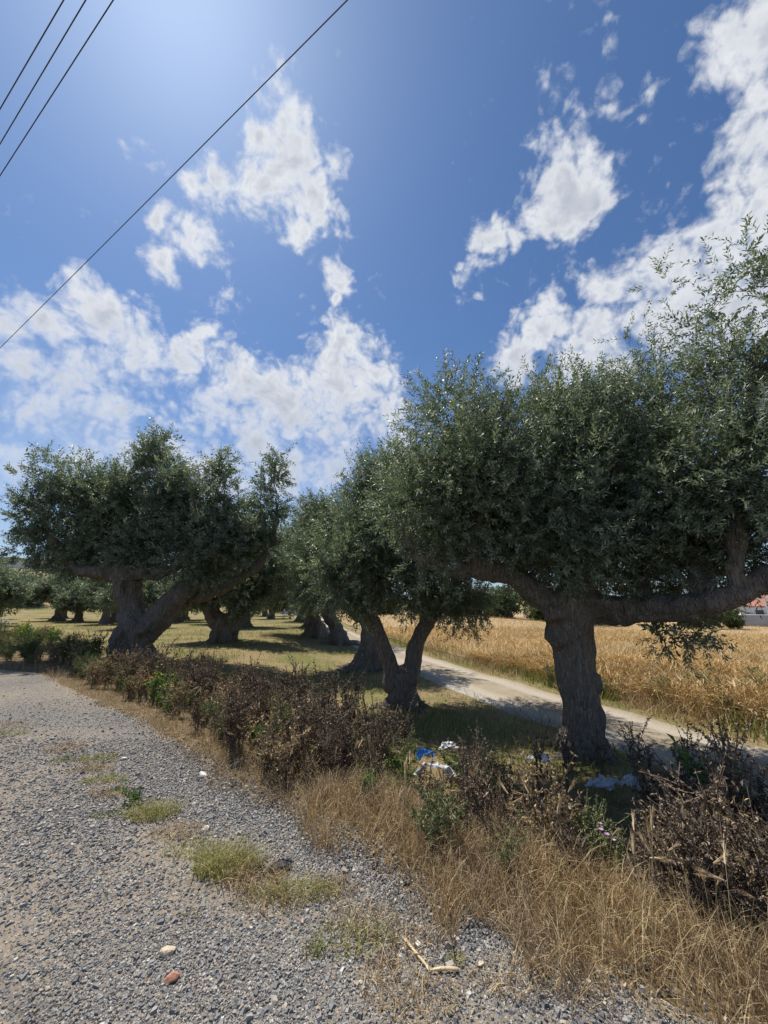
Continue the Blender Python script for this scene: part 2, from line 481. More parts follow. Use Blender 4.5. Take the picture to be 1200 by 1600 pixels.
M = dict(
    bark=bark_mat(), ground=ground_mat(), gravel=gravel_mat(), road=road_mat(),
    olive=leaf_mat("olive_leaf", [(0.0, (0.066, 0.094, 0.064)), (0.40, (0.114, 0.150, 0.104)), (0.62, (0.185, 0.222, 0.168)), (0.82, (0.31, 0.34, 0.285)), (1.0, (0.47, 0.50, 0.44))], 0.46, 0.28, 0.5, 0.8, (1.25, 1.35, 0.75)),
    dry=leaf_mat("dry_grass", [(0.0, (0.15, 0.10, 0.06)), (0.3, (0.27, 0.195, 0.115)), (0.65, (0.42, 0.325, 0.20)), (0.9, (0.58, 0.48, 0.32)), (1.0, (0.22, 0.22, 0.10))], 0.6, 0.22, 0.3, 1.2, (1.2, 1.0, 0.75)),
    green=leaf_mat("green_grass", [(0.0, (0.06, 0.09, 0.02)), (0.3, (0.13, 0.155, 0.045)), (0.6, (0.25, 0.23, 0.09)), (1.0, (0.46, 0.37, 0.20))], 0.55, 0.25, 0.3),
    barley=leaf_mat("ripe_barley", [(0.0, (0.27, 0.185, 0.085)), (0.4, (0.44, 0.325, 0.16)), (0.75, (0.58, 0.45, 0.245)), (0.97, (0.70, 0.58, 0.36)), (1.0, (0.20, 0.22, 0.07))], 0.6, 0.22, 0.3, 0.35, (1.2, 1.0, 0.72)),
    brown=leaf_mat("dead_weed", [(0.0, (0.055, 0.040, 0.030)), (0.4, (0.125, 0.094, 0.070)), (0.8, (0.235, 0.185, 0.14)), (1.0, (0.40, 0.325, 0.25))], 0.8, 0.12, 0.15, 1.2, (1.1, 1.0, 0.85)),
    stem=plain_mat("dead_stem", (0.10, 0.07, 0.045), (0.2, 0.15, 0.1), 30, 0.85, 0),
    gstem=plain_mat("green_stem", (0.13, 0.15, 0.06), (0.2, 0.2, 0.1), 20, 0.7, 0),
    sage=leaf_mat("grey_green_leaf", [(0.0, (0.10, 0.115, 0.055)), (0.5, (0.17, 0.185, 0.10)), (1.0, (0.30, 0.29, 0.18))], 0.7, 0.2, 0.2),
    fresh=leaf_mat("fresh_leaf", [(0.0, (0.06, 0.115, 0.025)), (0.6, (0.12, 0.20, 0.045)), (1.0, (0.21, 0.28, 0.09))], 0.5, 0.3, 0.4),
    dark=leaf_mat("dark_leaf", [(0.0, (0.045, 0.065, 0.025)), (0.6, (0.085, 0.115, 0.045)), (1.0, (0.17, 0.19, 0.08))], 0.55, 0.2, 0.3),
    yellow=plain_mat("yellow_petal", (0.80, 0.55, 0.02), (0.85, 0.66, 0.05), 20, 0.6, 0, transl=0.2),
    purple=plain_mat("purple_petal", (0.38, 0.20, 0.42), (0.5, 0.3, 0.5), 20, 0.6, 0, transl=0.2),
    blueflower=plain_mat("violet_petal", (0.10, 0.07, 0.30), (0.16, 0.12, 0.42), 20, 0.6, 0, transl=0.2),
    whitepetal=plain_mat("white_petal", (0.72, 0.70, 0.66), (0.8, 0.78, 0.74), 20, 0.6, 0, transl=0.2),
    pebble=stone_mat("pebble", [(0.0, (0.11, 0.108, 0.106)), (0.3, (0.18, 0.177, 0.173)), (0.62, (0.25, 0.245, 0.236)), (0.80, (0.33, 0.32, 0.30)), (0.90, (0.34, 0.285, 0.215)), (0.975, (0.52, 0.50, 0.45)), (1.0, (0.36, 0.23, 0.16))]),
    palestone=plain_mat("pale_stone", (0.55, 0.47, 0.34), (0.43, 0.36, 0.26), 40, 0.85, 0.3),
    redstone=plain_mat("red_stone", (0.46, 0.235, 0.15), (0.36, 0.17, 0.11), 40, 0.85, 0.3),
    whitestone=plain_mat("white_stone", (0.72, 0.70, 0.66), (0.6, 0.58, 0.53), 40, 0.7, 0.2),
    film=plain_mat("white_film", (0.72, 0.72, 0.72), (0.60, 0.60, 0.61), 12, 0.4, 0.2, transl=0.3),
    bluefilm=plain_mat("blue_film", (0.05, 0.22, 0.58), (0.10, 0.32, 0.70), 12, 0.35, 0.2, transl=0.2),
    cyanfilm=plain_mat("cyan_film", (0.05, 0.42, 0.55), (0.08, 0.5, 0.6), 12, 0.35, 0.2, transl=0.2),
    mintfilm=plain_mat("mint_film", (0.35, 0.62, 0.52), (0.45, 0.68, 0.6), 12, 0.35, 0.2, transl=0.3),
    blackrag=plain_mat("black_rag", (0.035, 0.036, 0.042), (0.06, 0.06, 0.07), 30, 0.8, 0.3),
    card=plain_mat("worn_card", (0.33, 0.27, 0.22), (0.42, 0.36, 0.31), 20, 0.8, 0.2),
    straw=plain_mat("dry_cane", (0.62, 0.50, 0.30), (0.50, 0.36, 0.22), 14, 0.6, 0.2),
    cable=plain_mat("cable_sheath", (0.07, 0.072, 0.08), (0.10, 0.10, 0.11), 10, 0.95, 0, spec=0.05),
    render_white=plain_mat("white_render", (0.72, 0.71, 0.68), (0.62, 0.60, 0.56), 0.6, 0.85, 0.1),
    render_grey=plain_mat("grey_render", (0.42, 0.43, 0.45), (0.36, 0.37, 0.39), 0.6, 0.85, 0.1),
    tile=plain_mat("clay_tile", (0.30, 0.125, 0.09), (0.38, 0.18, 0.13), 3.0, 0.8, 0.2),
    pane=plain_mat("dark_pane", (0.03, 0.04, 0.05), (0.05, 0.06, 0.07), 1.0, 0.15, 0, spec=0.6),
    frame=plain_mat("white_frame", (0.75, 0.74, 0.72), (0.66, 0.65, 0.62), 1.0, 0.6, 0),
)

TREES = [
    dict(name='olive_tree', label='old olive tree with thick bare trunk and long level limb beside the dirt road', group='olive trees of the orchard', base=(2.897, 6.24, -0.503), limbs=[[(2.897, 6.24, -0.553, 0.3), (2.93, 6.24, -0.01, 0.27), (2.94, 6.24, 0.52, 0.265), (2.93, 6.24, 1.07, 0.29), (2.91, 6.24, 1.43, 0.35), (2.98, 6.24, 1.75, 0.33)], [(2.78, 6.22, 1.21, 0.26), (2.67, 6.19, 1.04, 0.2)], [(3.02, 6.22, 0.59, 0.22), (3.0, 6.19, 0.37, 0.2)], [(2.72, 6.14, 1.41, 0.26), (2.67, 6.14, 1.6, 0.22)], [(2.88, 6.24, 1.6, 0.26), (3.44, 6.073, 1.55, 0.21), (3.93, 5.523, 1.56, 0.175), (4.17, 5.04, 1.61, 0.145), (4.64, 4.74, 1.9, 0.115), (5.22, 4.44, 2.29, 0.08)], [(2.83, 6.24, 1.55, 0.26), (2.15, 6.24, 1.97, 0.17), (1.53, 6.14, 2.19, 0.15), (1.41, 6.14, 2.53, 0.13), (1.53, 6.14, 3.08, 0.1), (1.49, 6.24, 4.02, 0.05)], [(1.69, 6.19, 2.1, 0.13), (1.0, 6.04, 2.15, 0.1), (0.5, 5.94, 2.4, 0.07), (0.2, 5.94, 3.04, 0.04)], [(3.11, 6.24, 1.8, 0.2), (3.2, 6.09, 2.14, 0.14), (3.33, 6.04, 2.54, 0.12), (3.49, 6.133, 3.08, 0.1), (3.37, 6.24, 4.02, 0.05)], [(3.1, 6.34, 1.75, 0.2), (3.18, 6.84, 2.32, 0.15), (3.12, 7.34, 3.12, 0.12), (2.99, 7.74, 4.31, 0.07)], [(4.37, 4.89, 1.76, 0.09), (4.43, 4.79, 2.26, 0.085), (4.52, 4.74, 3.0, 0.075), (4.84, 4.64, 4.03, 0.055), (5.07, 4.54, 5.02, 0.045)], [(4.22, 5.173, 1.76, 0.12), (4.5, 5.673, 2.58, 0.1), (4.7, 6.073, 3.73, 0.07), (4.86, 5.947, 4.71, 0.04)], [(3.78, 5.807, 1.69, 0.14), (4.32, 6.507, 2.28, 0.11), (4.61, 7.073, 3.31, 0.08), (4.72, 7.34, 4.72, 0.05)]], blobs=[(1.14, 6.24, 4.8, 0.75, 0.938, 0.85), (0.98, 6.24, 3.73, 0.93, 1.162, 1.01), (1.47, 5.74, 3.66, 0.8, 1.0, 0.89), (0.42, 6.04, 3.17, 0.62, 0.93, 0.66), (1.75, 6.24, 2.94, 0.86, 1.075, 0.9), (1.02, 6.04, 2.74, 0.62, 0.775, 0.64), (2.24, 6.24, 4.37, 0.95, 1.187, 1.07), (2.23, 7.14, 3.71, 1.12, 1.4, 1.2), (3.25, 6.24, 4.37, 1.06, 1.325, 1.2), (2.52, 5.84, 3.22, 1.11, 1.387, 1.2), (2.77, 6.84, 2.78, 0.92, 1.15, 0.96), (3.09, 6.04, 4.76, 0.55, 0.688, 0.62), (3.86, 6.357, 3.48, 1.27, 1.27, 1.38), (4.23, 7.14, 4.78, 0.89, 1.112, 0.99), (4.27, 5.948, 4.25, 0.96, 0.96, 1.07), (4.41, 6.332, 5.04, 0.58, 0.58, 0.65), (4.31, 5.54, 3.14, 1.05, 1.05, 1.14), (4.31, 5.598, 2.37, 0.75, 0.75, 0.78), (4.05, 6.715, 2.53, 0.9, 0.9, 0.93), (2.88, 5.74, 2.39, 0.68, 0.85, 0.7), (4.54, 5.011, 3.83, 0.72, 0.72, 0.8, 0.75), (4.5, 4.69, 3.07, 0.89, 0.89, 0.98), (4.81, 4.49, 4.6, 0.61, 0.61, 0.71, 0.8), (4.64, 4.89, 4.61, 0.44, 0.44, 0.5, 0.6), (5.1, 4.39, 5.71, 0.42, 0.42, 0.51, 0.45), (5.33, 4.39, 6.44, 0.29, 0.29, 0.36, 0.4), (5.02, 5.415, 5.92, 0.38, 0.38, 0.45, 0.4), (4.91, 5.723, 7.1, 0.28, 0.28, 0.33, 0.35), (4.36, 5.911, 6.06, 0.27, 0.27, 0.31, 0.4), (4.62, 5.865, 5.45, 0.4, 0.4, 0.46, 0.5), (4.81, 5.719, 4.94, 0.53, 0.53, 0.6, 0.7), (4.54, 4.29, 3.51, 0.62, 0.62, 0.68, 0.7), (4.79, 5.09, 2.39, 0.69, 0.69, 0.71), (5.16, 4.29, 4.11, 0.71, 0.71, 0.82, 0.8), (5.36, 4.19, 5.33, 0.55, 0.55, 0.66, 0.5), (5.24, 4.49, 3.01, 0.86, 0.86, 0.94), (4.64, 4.49, 5.39, 0.26, 0.26, 0.31, 0.35), (5.02, 4.49, 6.35, 0.24, 0.24, 0.29, 0.3), (2.61, 6.84, 2.32, 0.51, 0.638, 0.52), (4.15, 7.015, 2.05, 0.58, 0.58, 0.58), (4.92, 6.498, 2.02, 0.53, 0.53, 0.53), (4.99, 5.89, 2.22, 0.49, 0.49, 0.5), (3.43, 7.14, 2.23, 0.53, 0.662, 0.54), (1.85, 5.94, 1.88, 0.23, 0.207, 0.24, 0.7), (1.12, 5.94, 1.98, 0.28, 0.28, 0.27, 0.7), (0.59, 5.94, 2.22, 0.3, 0.3, 0.3, 0.8), (4.08, 5.74, 1.24, 0.33, 0.264, 0.32), (3.74, 5.84, 1.33, 0.15, 0.187, 0.14), (4.45, 5.64, 1.25, 0.27, 0.216, 0.26)], shoots=10500, nl=22, ll=0.074, lw=0.0105, slen=0.34, nb=420, voxel=0.028, seed=11, roots=5, rootr=0.22, gaps=0.41, amp=0.038),
    dict(name='olive_tree', label='olive tree whose trunk forks low into a narrow V above the weeds', group='olive trees of the orchard', base=(0.409, 8.919, -0.493), limbs=[[(0.409, 8.919, -0.543, 0.3), (0.39, 8.919, -0.14, 0.25), (0.38, 8.919, 0.18, 0.25)], [(0.21, 8.919, -0.14, 0.17), (0.1, 8.869, 0.45, 0.15), (-0.14, 8.819, 1.05, 0.14), (-0.54, 8.719, 1.6, 0.13), (-0.99, 8.619, 2.01, 0.09), (-1.42, 8.519, 2.64, 0.05)], [(0.53, 8.919, -0.01, 0.18), (0.71, 8.969, 0.7, 0.16), (0.98, 9.019, 1.25, 0.16), (1.39, 9.019, 1.74, 0.13), (1.79, 9.019, 2.4, 0.09), (2.13, 9.019, 3.15, 0.05)], [(1.0, 9.119, 1.24, 0.12), (0.78, 9.519, 2.13, 0.1), (0.49, 9.719, 3.11, 0.06)], [(-0.35, 8.769, 1.39, 0.1), (-0.15, 8.919, 2.24, 0.08), (0.0, 9.019, 3.46, 0.05)]], blobs=[(0.0, 8.919, 2.54, 1.04, 1.3, 1.06), (1.2, 9.119, 2.18, 1.02, 1.275, 1.04), (1.97, 8.919, 1.88, 0.61, 0.763, 0.61), (1.54, 9.219, 2.88, 1.16, 1.45, 1.19), (-0.59, 8.719, 2.95, 0.96, 1.2, 0.99), (0.31, 9.219, 3.67, 1.19, 1.487, 1.24), (-0.77, 8.519, 2.01, 0.63, 0.787, 0.63), (-1.15, 8.619, 2.5, 0.65, 0.812, 0.66), (0.56, 8.619, 1.8, 0.56, 0.7, 0.56), (-0.16, 9.119, 4.05, 0.79, 0.988, 0.83), (-0.24, 9.119, 4.62, 0.58, 0.725, 0.62), (0.2, 9.219, 5.0, 0.48, 0.6, 0.52), (-0.59, 8.919, 4.31, 0.4, 0.5, 0.43), (0.66, 9.519, 4.24, 0.92, 1.15, 0.98), (1.67, 9.719, 3.95, 1.16, 1.45, 1.23), (-0.35, 8.519, 1.67, 0.47, 0.587, 0.46), (1.75, 9.019, 1.46, 0.49, 0.613, 0.48)], shoots=4800, nl=19, ll=0.084, lw=0.0118, slen=0.36, nb=220, voxel=0.035, seed=22, roots=6, rootr=0.5, gaps=0.41, amp=0.035),
    dict(name='olive_tree', label='olive tree with straight trunk on a wide mound of gnarled roots', group='olive trees of the orchard', base=(-0.554, 13.653, -0.511), limbs=[[(-0.554, 13.653, -0.561, 0.46), (-0.52, 13.653, 0.03, 0.3), (-0.5, 13.653, 0.65, 0.27), (-0.66, 13.653, 1.28, 0.28)], [(-0.77, 13.653, 1.17, 0.2), (-1.55, 13.653, 1.82, 0.16), (-2.22, 13.453, 2.57, 0.11), (-2.69, 13.353, 3.67, 0.06)], [(-0.48, 13.653, 1.17, 0.2), (-0.23, 13.853, 2.15, 0.15), (0.0, 13.953, 3.53, 0.1), (-0.24, 13.953, 5.22, 0.05)]], blobs=[(-1.84, 13.653, 3.72, 1.27, 1.587, 1.3), (-2.1, 13.453, 2.35, 1.06, 1.325, 1.07), (-1.24, 13.653, 2.58, 1.13, 1.412, 1.14), (-0.23, 13.953, 3.53, 1.4, 1.75, 1.44), (-0.95, 13.953, 4.36, 1.14, 1.425, 1.18), (-2.32, 13.953, 3.06, 0.98, 1.225, 0.99), (-2.64, 13.453, 2.13, 0.75, 0.938, 0.75), (-1.74, 13.653, 4.3, 0.84, 1.05, 0.87), (-2.33, 13.653, 4.66, 0.7, 0.875, 0.73), (-2.65, 13.653, 5.02, 0.47, 0.587, 0.49)], shoots=3000, nl=18, ll=0.11, lw=0.016, slen=0.4, nb=110, voxel=0.045, seed=33, roots=9, rootr=1.0, gaps=0.41, amp=0.05),
    dict(name='olive_tree', label='leaning olive tree with arched trunk at the edge of the dirt road', group='olive trees of the orchard', base=(-2.515, 22.066, -0.472), limbs=[[(-2.515, 22.066, -0.522, 0.55), (-2.57, 22.066, 0.23, 0.38), (-2.91, 22.066, 0.81, 0.34), (-3.28, 22.066, 1.25, 0.3)], [(-3.2, 22.066, 1.08, 0.3), (-3.95, 22.066, 2.12, 0.22), (-4.68, 21.766, 3.53, 0.12)], [(-3.02, 22.066, 1.08, 0.3), (-2.56, 22.366, 2.49, 0.2), (-2.23, 22.366, 3.95, 0.1)]], blobs=[(-3.69, 22.066, 4.65, 1.66, 2.075, 1.7), (-4.36, 21.766, 4.25, 1.64, 2.05, 1.66), (-2.97, 22.366, 3.95, 1.67, 2.088, 1.69), (-2.27, 22.466, 5.09, 1.51, 1.887, 1.54), (-3.89, 21.566, 2.63, 1.35, 1.688, 1.34), (-5.37, 21.666, 3.34, 1.29, 1.613, 1.29), (-3.15, 22.066, 5.02, 1.18, 1.475, 1.22)], shoots=2300, nl=16, ll=0.15, lw=0.024, slen=0.5, nb=60, voxel=0.07, seed=44, roots=7, rootr=1.0, gaps=0.41, amp=0.06),
    dict(name='olive_tree', label='olive tree with flared trunk behind the leaning one near the dirt road', group='olive trees of the orchard', base=(-4.144, 24.37, -0.32), limbs=[[(-4.144, 24.37, -0.37, 0.62), (-4.18, 24.37, 0.46, 0.38), (-4.33, 24.37, 1.22, 0.36)], [(-4.4, 24.37, 1.03, 0.3), (-5.37, 24.37, 2.37, 0.2), (-6.25, 24.37, 3.76, 0.1)], [(-4.24, 24.37, 1.1, 0.3), (-3.83, 24.67, 2.58, 0.2), (-3.66, 24.37, 4.56, 0.1)]], blobs=[(-5.67, 24.37, 4.16, 1.62, 2.025, 1.64), (-6.36, 24.17, 3.15, 1.43, 1.788, 1.43), (-4.82, 24.37, 3.36, 1.69, 2.113, 1.69), (-5.6, 24.57, 5.83, 1.5, 1.875, 1.53), (-6.73, 24.37, 4.97, 1.14, 1.425, 1.16), (-4.16, 24.77, 5.44, 1.41, 1.763, 1.45), (-6.74, 24.37, 1.99, 0.95, 1.188, 0.93), (-5.47, 23.97, 2.17, 1.17, 1.462, 1.16)], shoots=2300, nl=16, ll=0.16, lw=0.025, slen=0.55, nb=60, voxel=0.08, seed=55, roots=7, rootr=0.9, gaps=0.41, amp=0.06),
    dict(name='olive_tree', label='massive olive tree with hollow twisted double trunk at the gravel edge', group='olive trees of the orchard', base=(-7.928, 12.804, -0.117), limbs=[[(-7.928, 12.804, -0.167, 0.52), (-7.96, 12.804, 0.51, 0.48), (-8.0, 12.804, 1.0, 0.44), (-8.23, 12.804, 1.6, 0.32), (-8.43, 12.804, 2.21, 0.36), (-8.36, 12.804, 2.67, 0.34)], [(-8.19, 12.454, -0.11, 0.22), (-8.24, 12.404, 0.4, 0.2), (-8.1, 12.504, 0.82, 0.17)], [(-7.79, 12.804, 0.71, 0.4), (-7.31, 12.804, 1.2, 0.38), (-6.9, 12.804, 1.7, 0.3), (-6.5, 12.804, 2.15, 0.3), (-5.97, 12.804, 2.73, 0.19), (-5.46, 13.004, 3.62, 0.1), (-5.3, 13.104, 5.0, 0.04)], [(-8.44, 12.804, 2.52, 0.32), (-9.13, 12.704, 2.66, 0.2), (-10.02, 12.604, 2.76, 0.15), (-10.7, 12.604, 3.24, 0.12), (-11.32, 12.604, 4.2, 0.08), (-11.72, 12.604, 5.09, 0.03)], [(-8.35, 12.804, 2.63, 0.32), (-8.02, 13.004, 3.18, 0.18), (-8.02, 13.104, 4.31, 0.1), (-8.15, 13.104, 6.19, 0.04)], [(-8.57, 12.804, 2.67, 0.3), (-9.45, 13.604, 3.48, 0.2), (-10.33, 14.004, 4.98, 0.1)], [(-7.18, 12.904, 1.4, 0.25), (-6.6, 13.304, 1.81, 0.2), (-5.86, 13.304, 2.02, 0.17), (-4.99, 13.304, 2.45, 0.13), (-4.31, 13.304, 3.0, 0.1), (-3.82, 13.204, 4.33, 0.06), (-3.85, 13.204, 5.5, 0.03)], [(-8.08, 12.704, 2.62, 0.3), (-6.94, 12.404, 2.7, 0.16), (-6.02, 12.304, 3.72, 0.09), (-6.38, 12.304, 5.01, 0.04)]], blobs=[(-11.51, 12.604, 5.44, 0.88, 0.88, 0.93, 0.7), (-11.94, 12.504, 4.51, 0.64, 0.64, 0.67, 0.6), (-11.75, 12.504, 3.43, 0.59, 0.59, 0.6, 0.6), (-10.49, 12.804, 5.38, 1.02, 1.02, 1.09, 0.85), (-10.86, 13.104, 3.97, 1.11, 1.387, 1.15), (-9.77, 13.404, 4.84, 1.15, 1.438, 1.21), (-9.8, 13.304, 3.44, 0.98, 1.225, 1.0), (-8.94, 12.804, 5.26, 0.98, 1.225, 1.04), (-8.06, 13.104, 6.19, 0.83, 1.038, 0.89), (-8.26, 13.104, 7.18, 0.46, 0.46, 0.5, 0.7), (-8.65, 13.104, 6.8, 0.41, 0.41, 0.45, 0.6), (-7.95, 13.104, 7.43, 0.33, 0.33, 0.35, 0.5), (-6.82, 12.804, 4.81, 1.1, 1.375, 1.15), (-7.96, 12.804, 3.59, 1.12, 1.4, 1.15), (-6.18, 12.304, 3.3, 0.95, 1.187, 0.97), (-7.08, 12.404, 5.37, 0.69, 0.863, 0.73), (-5.64, 13.104, 5.0, 0.86, 1.075, 0.9), (-5.86, 13.104, 6.07, 0.55, 0.55, 0.58, 0.8), (-5.75, 13.104, 6.63, 0.3, 0.3, 0.32, 0.6), (-5.11, 13.204, 3.76, 1.11, 1.388, 1.15), (-4.05, 13.204, 6.03, 0.56, 0.56, 0.59, 0.7), (-3.93, 13.204, 6.77, 0.37, 0.37, 0.4, 0.6), (-4.08, 13.204, 4.91, 0.63, 0.63, 0.66, 0.8), (-4.47, 13.204, 3.99, 0.81, 1.012, 0.82), (-5.64, 12.604, 2.82, 0.62, 0.775, 0.63), (-11.06, 12.604, 3.24, 0.55, 0.55, 0.55, 0.7), (-10.21, 12.804, 2.94, 0.51, 0.638, 0.52), (-9.36, 14.004, 3.42, 1.03, 1.287, 1.05), (-7.35, 14.004, 4.25, 1.09, 1.362, 1.13), (-11.34, 12.804, 6.56, 0.45, 0.45, 0.49, 0.5), (-12.22, 12.804, 6.44, 0.31, 0.31, 0.34, 0.4)], shoots=6500, nl=20, ll=0.122, lw=0.0175, slen=0.45, nb=240, voxel=0.05, seed=66, roots=6, rootr=0.45, gaps=0.46, amp=0.07),
    dict(name='olive_tree', label='olive tree with broad split trunk standing on shaded orchard grass', group='olive trees of the orchard', base=(-7.611, 19.055, -0.103), limbs=[[(-7.611, 19.055, -0.153, 0.52), (-7.6, 19.055, 0.42, 0.46), (-7.81, 19.055, 1.0, 0.44)], [(-8.09, 19.055, 0.71, 0.4), (-8.4, 19.055, 1.6, 0.3), (-9.06, 19.055, 2.51, 0.2), (-9.5, 19.055, 3.6, 0.1)], [(-7.3, 19.055, 0.42, 0.42), (-7.01, 19.055, 1.3, 0.35), (-6.69, 19.055, 2.2, 0.25), (-6.31, 19.055, 3.29, 0.12)]], blobs=[(-8.78, 19.055, 2.82, 1.32, 1.65, 1.32), (-8.05, 19.455, 3.32, 1.45, 1.813, 1.46), (-6.57, 19.055, 2.66, 1.25, 1.562, 1.26), (-9.14, 18.655, 2.19, 0.86, 1.075, 0.85), (-5.65, 19.055, 2.97, 1.06, 1.325, 1.07), (-6.79, 18.555, 1.89, 0.79, 0.988, 0.78), (-8.47, 19.455, 4.29, 1.24, 1.55, 1.26), (-6.49, 19.455, 3.97, 1.17, 1.462, 1.18)], shoots=2300, nl=16, ll=0.16, lw=0.025, slen=0.55, nb=70, voxel=0.08, seed=77, roots=6, rootr=0.4, gaps=0.41, amp=0.07),
]
ROAD = [(9.6, -1.5, 2.2), (6.5, 3.4, 2.2), (5.35, 5.1, 2.2), (4.6, 6.5, 2.2), (3.95, 8.0, 2.15), (3.12, 10.0, 2.1), (2.05, 13.0, 2.2), (0.5, 18.0, 2.2), (-2.0, 26.0, 2.2), (-5.4, 38.0, 2.2), (-10.9, 58.0, 2.2), (-20.0, 92.0, 2.2), (-32.0, 130.0, 2.2)]


# ------------------------------------------------------------------ ground
def graded(lo, hi, n, s):
    t = np.linspace(math.asinh(lo / s), math.asinh(hi / s), n)
    return np.sinh(t) * s


def grid_mesh(name, X, Y, Z, mat, attrs=None):
    ny, nx = X.shape
    i = (np.arange(ny - 1)[:, None] * nx + np.arange(nx - 1)[None]).ravel()
    Q = np.stack([i, i + 1, i + nx + 1, i + nx], -1)
    return mesh_np(name, np.stack([X, Y, Z], -1).reshape(-1, 3), [Q], mat, attrs, smooth=True)


X, Y = np.meshgrid(graded(-1800, 1800, 220, 3.0), graded(-60, 2400, 200, 3.0))
ground = setting(obj('ground', grid_mesh('ground', X, Y, hgt(X, Y), M['ground'], {'bank': (ss(3.2, 1.6, edge_d(X, Y)) * ss(30, 18, np.hypot(X, Y))).ravel()})))


def stony_f(x, y):
    x = np.asarray(x, float); y = np.asarray(y, float)
    p = np.stack([x * 1.1 + y * 0.25, y * 0.8, 0 * x], -1).reshape(-1, 3)
    n = fbm(p, 4, 21).reshape(x.shape)
    d = edge_d(x, y)
    s = 0.54 + 2.0 * (n - 0.5)
    s = s - 0.34 * (np.exp(-((d + 1.95) / 0.26) ** 2) + np.exp(-((d + 3.3) / 0.32) ** 2)) * ss(0.35, 0.6, n + 0.1)      # worn wheel tracks
    s = s - 0.70 * np.exp(-((d + 0.72 + 0.15 * (y - 2.5)) / 0.30) ** 2) * ss(-3.5, -0.5, x)      # bare soil strip
    s = s - 0.4 * ss(-0.9, -1.8, x) * ss(4.2, 2.2, y)                                            # dusty wheel track
    s = s - 0.4 * ss(-0.25, 0.0, d)
    s = s + 0.45 * np.exp(-(((x + 0.25) / 0.55) ** 2 + ((y - 2.1) / 0.55) ** 2))
    return np.clip(s, 0.10, 1)


# gravel apron: strips running back from its ragged edge
S = []
for a, b in zip(EDGE[:-1], EDGE[1:]):
    n = max(2, int(np.linalg.norm(b - a) / (0.06 if np.linalg.norm(a) < 12 else 0.6)))
    S.append(a + (b - a) * np.linspace(0, 1, n, endpoint=False)[:, None])
S = np.vstack(S)
rag = (fbm(np.stack([S[:, 0] * 2.2, S[:, 1] * 2.2, 0 * S[:, 0]], -1), 4, 3) - 0.5) * 0.5
back = np.array([-0.55, -0.83])
tt = np.concatenate([np.linspace(0, 6, 70), np.linspace(6.3, 60, 20)])
X = S[:, 0][:, None] + back[0] * (tt[None] + rag[:, None])
Y = S[:, 1][:, None] + back[1] * (tt[None] + rag[:, None])
Z = hgt(X, Y) + 0.012 - 0.03 * np.exp(-tt / 0.08)[None]
gravel = setting(obj('gravel_ground', grid_mesh('gravel_ground', X, Y, Z, M['gravel'], {'stony': stony_f(X, Y).ravel()})))

# dirt track
C = catmull(np.array(ROAD)[:, :2], 14)
wid = np.interp(np.arange(len(C)) / (len(C) - 1), np.linspace(0, 1, len(ROAD)), np.array(ROAD)[:, 2])
T = unit(np.gradient(C, axis=0)); Nn = np.stack([-T[:, 1], T[:, 0]], -1)      # left of travel
u = np.linspace(0, 1, 17)
jit = (fbm(np.stack([C[:, 0] * 1.3, C[:, 1] * 1.3, 0 * C[:, 0]], -1), 3, 9) - 0.5) * 0.35
off = (u[None] - 0.5) * (wid[:, None] + jit[:, None])
X = C[:, 0][:, None] + Nn[:, 0][:, None] * off; Y = C[:, 1][:, None] + Nn[:, 1][:, None] * off
prof = 0.03 - 0.045 * np.exp(-((np.abs(u - 0.5) - 0.27) / 0.09) ** 2) - 0.05 * (np.abs(u - 0.5) > 0.49)
Z = hgt(X, Y) + prof[None] + 0.02
across = np.repeat(u[None], len(C), 0)
road = setting(obj('dirt_road', grid_mesh('dirt_road', X, Y, Z, M['road'], {'across': across.ravel()})))
ROADC, ROADN, ROADW = C, Nn, wid


def road_side(x, y):
    """signed distance from the track's centre line; positive on the field side"""
    x = np.asarray(x, float); y = np.asarray(y, float)
    dx = x[:, None] - ROADC[None, :, 0]; dy = y[:, None] - ROADC[None, :, 1]
    i = np.argmin(dx * dx + dy * dy, 1)
    a = np.arange(len(x))
    return -(dx[a, i] * ROADN[i, 0] + dy[a, i] * ROADN[i, 1])


